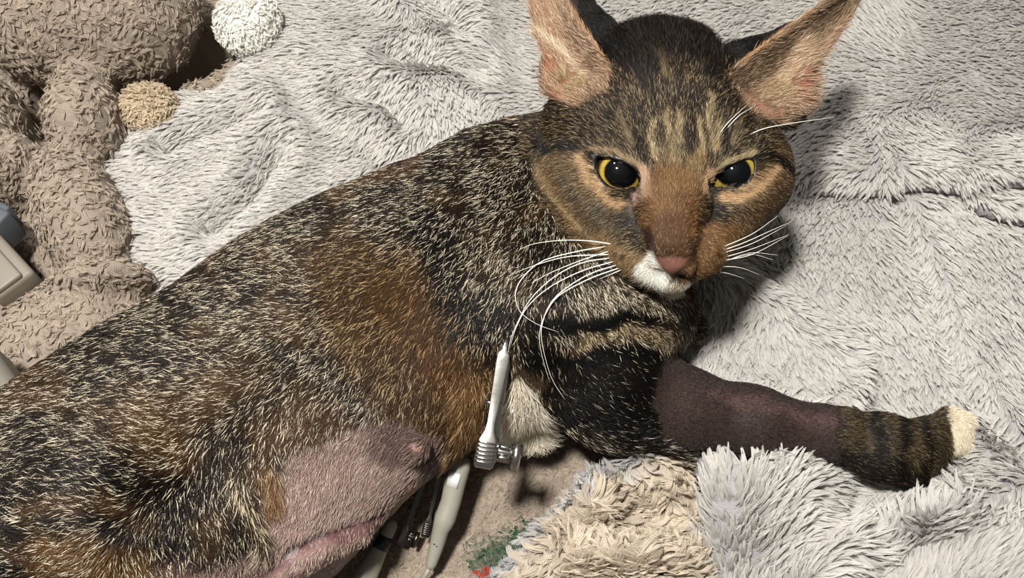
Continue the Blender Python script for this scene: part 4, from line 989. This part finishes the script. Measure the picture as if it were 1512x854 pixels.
# ------------------------------------------------------------------ tubes (whiskers, leads)
def spline(pts, n):
    p = np.asarray(pts, float); p = np.concatenate([[2 * p[0] - p[1]], p, [2 * p[-1] - p[-2]]])
    t = np.linspace(0, len(p) - 3 - 1e-6, n); i = t.astype(int); f = (t - i)[:, None]
    a, b, c, d = p[i], p[i + 1], p[i + 2], p[i + 3]
    return 0.5 * (2 * b + (c - a) * f + (2 * a - 5 * b + 4 * c - d) * f ** 2 + (3 * b - a - 3 * c + d) * f ** 3)
def tube(name, pts, rad, mat, parent, sides=6, col=None):
    p = np.asarray(pts, float); n = len(p); t = unit(np.gradient(p, axis=0))
    ref = np.array([0.3, 0.2, 0.93]); a = unit(np.cross(t, ref)); b = np.cross(t, a)
    th = np.arange(sides) * 2 * math.pi / sides; r = np.broadcast_to(rad, (n,))
    V = p[:, None] + r[:, None, None] * (np.cos(th)[None, :, None] * a[:, None] + np.sin(th)[None, :, None] * b[:, None])
    V = V.reshape(-1, 3); F = []
    for i in range(n - 1):
        for j in range(sides):
            k = (j + 1) % sides; F.append((i * sides + j, i * sides + k, (i + 1) * sides + k, (i + 1) * sides + j))
    V = np.concatenate([V, [p[0], p[-1]]]); e = len(V) - 2
    for j in range(sides):
        k = (j + 1) % sides
        F.append((e, k, j, j)); F.append((e + 1, (n - 1) * sides + j, (n - 1) * sides + k, (n - 1) * sides + k))
    me = bpy.data.meshes.new(name)
    me.from_pydata([tuple(v) for v in V], [], [tuple(dict.fromkeys(f)) for f in F]); me.update()
    me.polygons.foreach_set('use_smooth', np.ones(len(me.polygons), bool)); me.materials.append(mat)
    return link(bpy.data.objects.new(name, me), parent)
M_WHISK = mat_plain('whisker_hair', (238, 234, 224), rough=0.35, spec=0.5, var=0.02)
def whisker(pts, w_end, r=0.00023):
    P = []
    d0 = CF.hit(*pts[0]); w0 = (HD - d0) / HS
    for i, (x, y) in enumerate(pts):
        f = i / (len(pts) - 1); w = w0 + (w_end - w0) * f - (2.0 if i == 0 else 0)
        dh = CF.hit(x, y)
        if i and dh: w = max(w, (HD - dh) / HS + 14)
        P.append(hp(x, y, w))
    q = spline(P, 22)
    tube('whisker', q, r * np.linspace(1, 0.22, 22), M_WHISK, cat)
for pts in ([(905, 361), (870, 356), (830, 355), (790, 360), (768, 368)], [(897, 364), (850, 372), (800, 386), (772, 410), (761, 432), (764, 452), (772, 465), (795, 480), (826, 491)],
            [(902, 376), (850, 378), (820, 383), (790, 392), (760, 403)], [(903, 381), (860, 388), (820, 408), (785, 440), (765, 475), (753, 505), (750, 530)],
            [(908, 386), (860, 400), (812, 424), (780, 452), (763, 482), (753, 512)], [(913, 391), (870, 405), (830, 430), (812, 450), (803, 470), (799, 492), (803, 520), (815, 560), (834, 590)],
            [(917, 395), (870, 412), (825, 437), (806, 463), (797, 490), (799, 520), (812, 566)], [(921, 397), (905, 404), (885, 412)], [(900, 371), (860, 384), (815, 402), (785, 418)]):
    whisker(pts, 88)
for pts in ([(1062, 372), (1100, 358), (1140, 340), (1172, 326)], [(1060, 376), (1110, 360), (1165, 331)], [(1063, 382), (1110, 368), (1166, 346)], [(1060, 386), (1110, 376), (1164, 348)],
            [(1064, 390), (1105, 374), (1150, 377)], [(1058, 391), (1105, 376), (1142, 384)], [(1052, 394), (1090, 395), (1122, 406)], [(1048, 400), (1075, 404), (1100, 412)], [(1060, 368), (1110, 346), (1150, 318)]):
    whisker(pts, 60, 0.00021)
for pts in ([(1093, 207), (1125, 191), (1170, 182), (1232, 173)], [(1060, 200), (1078, 178), (1104, 154)], [(1066, 198), (1090, 172), (1112, 158)]):
    whisker(pts, 70, 0.00022)

# ------------------------------------------------------------------ spring clips and lead plugs by the belly
M_CHROME = mat_plain('plated_steel', (178, 176, 170), rough=0.22, metal=1.0, var=0.08, scale=400, bump=0.05)
M_STEEL = mat_plain('shaded_steel', (92, 90, 86), rough=0.3, metal=1.0, var=0.1, scale=300)  # darker copy of the clip metal, shade under the belly put in
M_LEAD = mat_plain('lead_plastic', (146, 143, 131), rough=0.42, spec=0.4, var=0.03, scale=120)
M_BAND = mat_plain('black_plastic', (16, 16, 20), rough=0.35, spec=0.5)
M_LABEL = mat_plain('label_paper', (206, 206, 204), rough=0.6, var=0.01)
def frame_of(p0, p1):
    e1 = unit(p1 - p0); v = unit(CAM - (p0 + p1) / 2); e3 = unit(v - (v @ e1) * e1); return e1, np.cross(e3, e1), e3
def loft(name, st, c0, fr, mat, parent, ns=12, sq=0.45):
    """stations (distance, side, lift, half width, half thickness) in metres -> closed rounded bar"""
    e1, e2, e3 = fr; th = np.arange(ns) * 2 * math.pi / ns
    cx = np.sign(np.cos(th)) * np.abs(np.cos(th)) ** sq; cy = np.sign(np.sin(th)) * np.abs(np.sin(th)) ** sq
    bm = bmesh.new(); rings = []
    for d, sd, lf, hw, ht in st:
        rings.append([bm.verts.new(c0 + d * e1 + (sd + hw * cx[i]) * e2 + (lf + ht * cy[i]) * e3) for i in range(ns)])
    for a, b in zip(rings[:-1], rings[1:]):
        for i in range(ns): bm.faces.new((a[i], a[(i + 1) % ns], b[(i + 1) % ns], b[i]))
    bm.faces.new(rings[0][::-1]); bm.faces.new(rings[-1]); bmesh.ops.recalc_face_normals(bm, faces=bm.faces)
    return bm_obj(name, bm, mat, parent)
def make_clip(x0, y0, z0, x1, y1, z1, mat, label, socket=True, sc=1.0):
    p0 = pd(x0, y0, z0); p1 = pd(x1, y1, z1); fr = frame_of(p0, p1); L = float(np.linalg.norm(p1 - p0)); u = L / 178.0
    r = empty('spring_clip', p0, label, 'clip')
    k = u * sc
    loft('upper_lever', [(0, 0, 0, 2 * k, 1.5 * k), (18 * u, 0, 1 * k, 3.5 * k, 2 * k), (24 * u, 0, 2 * k, 8.2 * k, 1.8 * k), (34 * u, 0, 2.5 * k, 9 * k, 2 * k), (80 * u, 0, 4 * k, 7.4 * k, 2 * k),
                         (118 * u, 0, 6 * k, 5.6 * k, 2.4 * k), (128 * u, 0, 8 * k, 7 * k, 3 * k), (140 * u, 0, 10 * k, 13 * k, 4 * k), (168 * u, 0, 11 * k, 14 * k, 4 * k), (175 * u, 0, 10.5 * k, 13 * k, 4 * k), (178 * u, 0, 10 * k, 10 * k, 3 * k)], p0, fr, mat, r, 16, 0.3)
    for i in range(6):
        d = (142 + 5.2 * i) * u
        loft('grip_ridge', [(d, 0, 15.0 * k, 12 * k, 1.6 * k), (d + 2.6 * u, 0, 15.0 * k, 12 * k, 1.6 * k)], p0, fr, mat, r, 8, 0.8)
    loft('lower_lever', [(6 * u, 2 * k, -8 * k, 3 * k, 1.8 * k), (40 * u, 3 * k, -9 * k, 8 * k, 2.2 * k), (110 * u, 4 * k, -10 * k, 8 * k, 2.4 * k), (140 * u, 4 * k, -14 * k, 12 * k, 3 * k), (172 * u, 4 * k, -16 * k, 12 * k, 3 * k)], p0, fr, mat, r)
    e1, e2, e3 = fr; c = p0 + 92 * u * e1 - 3 * k * e3
    tube('hinge_pin', [c - 13 * k * e2, c - 6 * k * e2, c + 6 * k * e2, c + 13 * k * e2], 3.2 * k, mat, r, 10)
    if socket:
        sgn = 1.0 if (e2 @ RT) > 0 else -1.0
        f2 = (e1, e2 * sgn, np.cross(e1, e2 * sgn))
        if f2[2] @ e3 < 0: f2 = (e1, f2[1], e3)
        loft('socket_bracket', [(141 * u, 22 * k, -4 * k, 13 * k, 2 * k), (168 * u, 23 * k, -4 * k, 13 * k, 2 * k)], p0, f2, mat, r)
        for d in (144, 158):
            loft('bracket_tab', [(d * u, 24 * k, 0 * k, 8 * k, 3.5 * k), ((d + 6) * u, 24 * k, 0 * k, 8 * k, 3.5 * k)], p0, f2, mat, r, 10, 0.6)
        a = p0 + 138 * u * e1 + 41 * k * f2[1] - 2 * k * e3; b = a + 38 * u * e1
        n = 14; th = np.arange(n) * 2 * math.pi / n
        bm = bmesh.new(); rg = []
        for pt, rr in ((a, 4.5), (a, 6.8), (b, 6.8), (b, 4.5)):
            rg.append([bm.verts.new(pt + rr * k * (np.cos(t) * e2 + np.sin(t) * e3)) for t in th])
        for i in range(4):
            A, B = rg[i], rg[(i + 1) % 4]
            for j in range(n): bm.faces.new((A[j], A[(j + 1) % n], B[(j + 1) % n], B[j]))
        bmesh.ops.recalc_face_normals(bm, faces=bm.faces); bm_obj('socket_tube', bm, mat, r)
    return r
hd_ = [CF.hit(x, y) for x, y in ((748, 505), (742, 530), (732, 575), (724, 615), (720, 640))]
hd_ = [h for h in hd_ if h]

dA = hd_[1] - 0.0045; dB = min(hd_) - 0.004
make_clip(749, 497, dA + 0.001, 713, 690, min(dA, depth_at(713, 690, 0.040)), M_CHROME, 'shiny silver spring clip with ridged grip pinched on the fur behind the elbow')
make_clip(652, 690, depth_at(652, 690, 0.030), 628, 792, depth_at(628, 792, 0.014), M_STEEL, 'shade-toned steel spring clip under the belly, nearest the thick grey plug', False, 0.8)
make_clip(630, 700, depth_at(630, 700, 0.024), 590, 803, depth_at(590, 803, 0.012), M_STEEL, 'shade-toned steel spring clip under the belly, beside the black-banded plug', True, 0.8)

def lathe(name, st, mat, parent, ns=24, cap=True):
    """stations (px, py, z, radius px) -> round body along them"""
    c = np.array([at(a, b, z) for a, b, z, r in st]); rad = np.array([r * depth_at(a, b, z) / F_PX for a, b, z, r in st])
    return tube(name, c, rad, mat, parent, ns)
plug = empty('lead_plug', at(655, 765, 0.0), 'thick pale grey moulded lead plug with a white square label', 'plug')
lathe('plug_body', [(682, 678, 0.034, 13), (679, 688, 0.034, 16), (672, 712, 0.031, 16), (666, 740, 0.028, 15), (661, 755, 0.026, 15.5), (657, 766, 0.025, 16), (654, 775, 0.024, 14.5), (651, 782, 0.0225, 12.5), (645, 805, 0.019, 11), (637, 832, 0.015, 8.5), (635, 838, 0.0145, 7), (634, 841, 0.014, 3)], M_LEAD, plug)
lathe('lead_wire', [(635, 838, 0.0145, 4), (628, 850, 0.0125, 4), (615, 872, 0.009, 4), (590, 905, 0.006, 4), (540, 950, 0.005, 4)], M_LEAD, plug, 10)
def label_patch(c0, c1, ang0, ang1, rad, mat, parent):
    a = at(*c0); b = at(*c1); s_ = depth_at(*c0) / F_PX; e1, e2, e3 = frame_of(a, b); bm = bmesh.new(); g = []
    for pt in (a, b):
        for rr in (rad * s_ * 1.012, rad * s_ * 0.97):
            g.append([bm.verts.new(pt + rr * (math.sin(t) * e2 + math.cos(t) * e3)) for t in np.linspace(ang0, ang1, 9)])
    for i in range(8):
        bm.faces.new((g[0][i], g[0][i + 1], g[2][i + 1], g[2][i])); bm.faces.new((g[1][i + 1], g[1][i], g[3][i], g[3][i + 1]))
        bm.faces.new((g[0][i], g[1][i], g[1][i + 1], g[0][i + 1])); bm.faces.new((g[2][i + 1], g[3][i + 1], g[3][i], g[2][i]))
    for i in (0, 8): bm.faces.new((g[0][i], g[2][i], g[3][i], g[1][i]))
    bmesh.ops.recalc_face_normals(bm, faces=bm.faces); o = bm_obj('label_sticker', bm, mat, parent); o['label'] = 'white square sticker'
    return o
label_patch((676.5, 697, 0.033), (670.5, 718, 0.0305), -0.95, 0.35, 16.3, M_LABEL, plug)
lathe('screw_hole', [(641.5, 803.5, 0.0263, 1.4), (641, 805, 0.0263, 1.4)], M_BAND, plug, 8)
plug2 = empty('lead_plug', at(560, 805, 0.0), 'pale lead plug with a black band beside the clipped belly', 'plug')
lathe('plug_body', [(582, 770, 0.020, 6), (579, 774, 0.020, 9), (570, 791, 0.019, 10.5), (560, 812, 0.0175, 12), (550, 832, 0.0165, 15), (540, 850, 0.016, 17.5), (528, 872, 0.016, 19), (510, 905, 0.015, 17), (495, 935, 0.014, 10)], M_LEAD, plug2)
o = lathe('colour_band', [(569.5, 792, 0.0192, 11.2), (565, 802, 0.0184, 11.8), (560.5, 811, 0.0178, 12.7)], M_BAND, plug2); o['label'] = 'black band'

# ------------------------------------------------------------------ device pieces at the left edge
M_BEIGE = mat_plain('beige_plastic', (128, 121, 109), rough=0.45, spec=0.4, var=0.03, scale=200)
M_GREYP = mat_plain('grey_plastic', (112, 107, 98), rough=0.5, spec=0.35, var=0.04, scale=200)
M_SLATE = mat_plain('slate_plastic', (84, 90, 96), rough=0.45, spec=0.4, var=0.04, scale=200)
def block(name, c, size, rot, tilt, bev, mat, parent, seg=3):
    bm = bmesh.new(); bmesh.ops.create_cube(bm, size=1.0)
    for v in bm.verts: v.co = Vector((v.co.x * size[0], v.co.y * size[1], v.co.z * size[2]))
    bmesh.ops.bevel(bm, geom=bm.edges[:], offset=bev, segments=seg, affect='EDGES', profile=0.5)
    from mathutils import Matrix
    M_ = Matrix.Translation(Vector(c)) @ Matrix.Rotation(rot, 4, 'Z') @ Matrix.Rotation(tilt, 4, 'Y')
    bmesh.ops.transform(bm, matrix=M_, verts=bm.verts)
    return bm_obj(name, bm, mat, parent)
def px_m(px, py, z): return depth_at(px, py, z) / F_PX
zt = 0.030; c = at(-8, 388, zt - 0.008); u_ = px_m(-8, 388, zt)
con = empty('cable_connector', (c[0], c[1], 0.0), 'beige plastic connector block lying on the taupe fleece at the left edge', 'connector')
block('connector_shell', c, (150 * u_, 66 * u_, 0.018), math.radians(-44), 0.06, 0.0022, M_BEIGE, con)
block('connector_lid', c + np.array([-0.001, -0.0012, 0.0095]), (146 * u_, 46 * u_, 0.004), math.radians(-44), 0.06, 0.0012, M_BEIGE, con)
c = at(-22, 322, 0.026); u_ = px_m(-22, 322, 0.026)
sl = empty('cable_connector', (c[0], c[1], 0.0), 'slate grey block at the left edge above the beige connector', 'connector')
block('connector_shell', c, (80 * u_, 52 * u_, 0.016), math.radians(-28), 0.0, 0.0012, M_SLATE, sl)
block('connector_lip', c + np.array([0.0035, -0.0035, 0.0]), (70 * u_, 44 * u_, 0.019), math.radians(-28), 0.0, 0.0014, M_SLATE, sl)
c = at(-14, 574, 0.044); u_ = px_m(-14, 574, 0.044)
gr = empty('cable_connector', (c[0], c[1], 0.0), 'rounded grey plastic block at the left edge beside the back of the cat', 'connector')
block('connector_shell', c, (112 * u_, 82 * u_, 0.024), math.radians(-48), 0.0, 0.0045, M_GREYP, gr, 5)
block('seam_rib', c + np.array([-0.002, 0.0, 0.0119]), (60 * u_, 3 * u_, 0.0012), math.radians(-40), 0.0, 0.0003, M_GREYP, gr, 1)

# ------------------------------------------------------------------ shed hairs on the white blanket
M_SHED = mat_plain('shed_hair', (60, 52, 46), rough=0.4, var=0.05)
def shed(pts, label):
    P = []
    for x, y in pts:
        h, _ = white_h(np.array([x], float), np.array([y], float)); P.append(at(x, y, 0) + np.array([0, 0, float(h[0]) + 0.0055]))
    q = spline(P, 14); o = tube('shed_hair', q, 0.00009, M_SHED, None, 5); tag(o, label, 'hair')
shed([(1102, 714), (1150, 724), (1200, 742), (1250, 756)], 'single dark shed hair lying on the white mound below the foreleg')
shed([(1140, 512), (1180, 536), (1222, 568)], 'single dark shed hair on the white blanket flap above the foreleg')
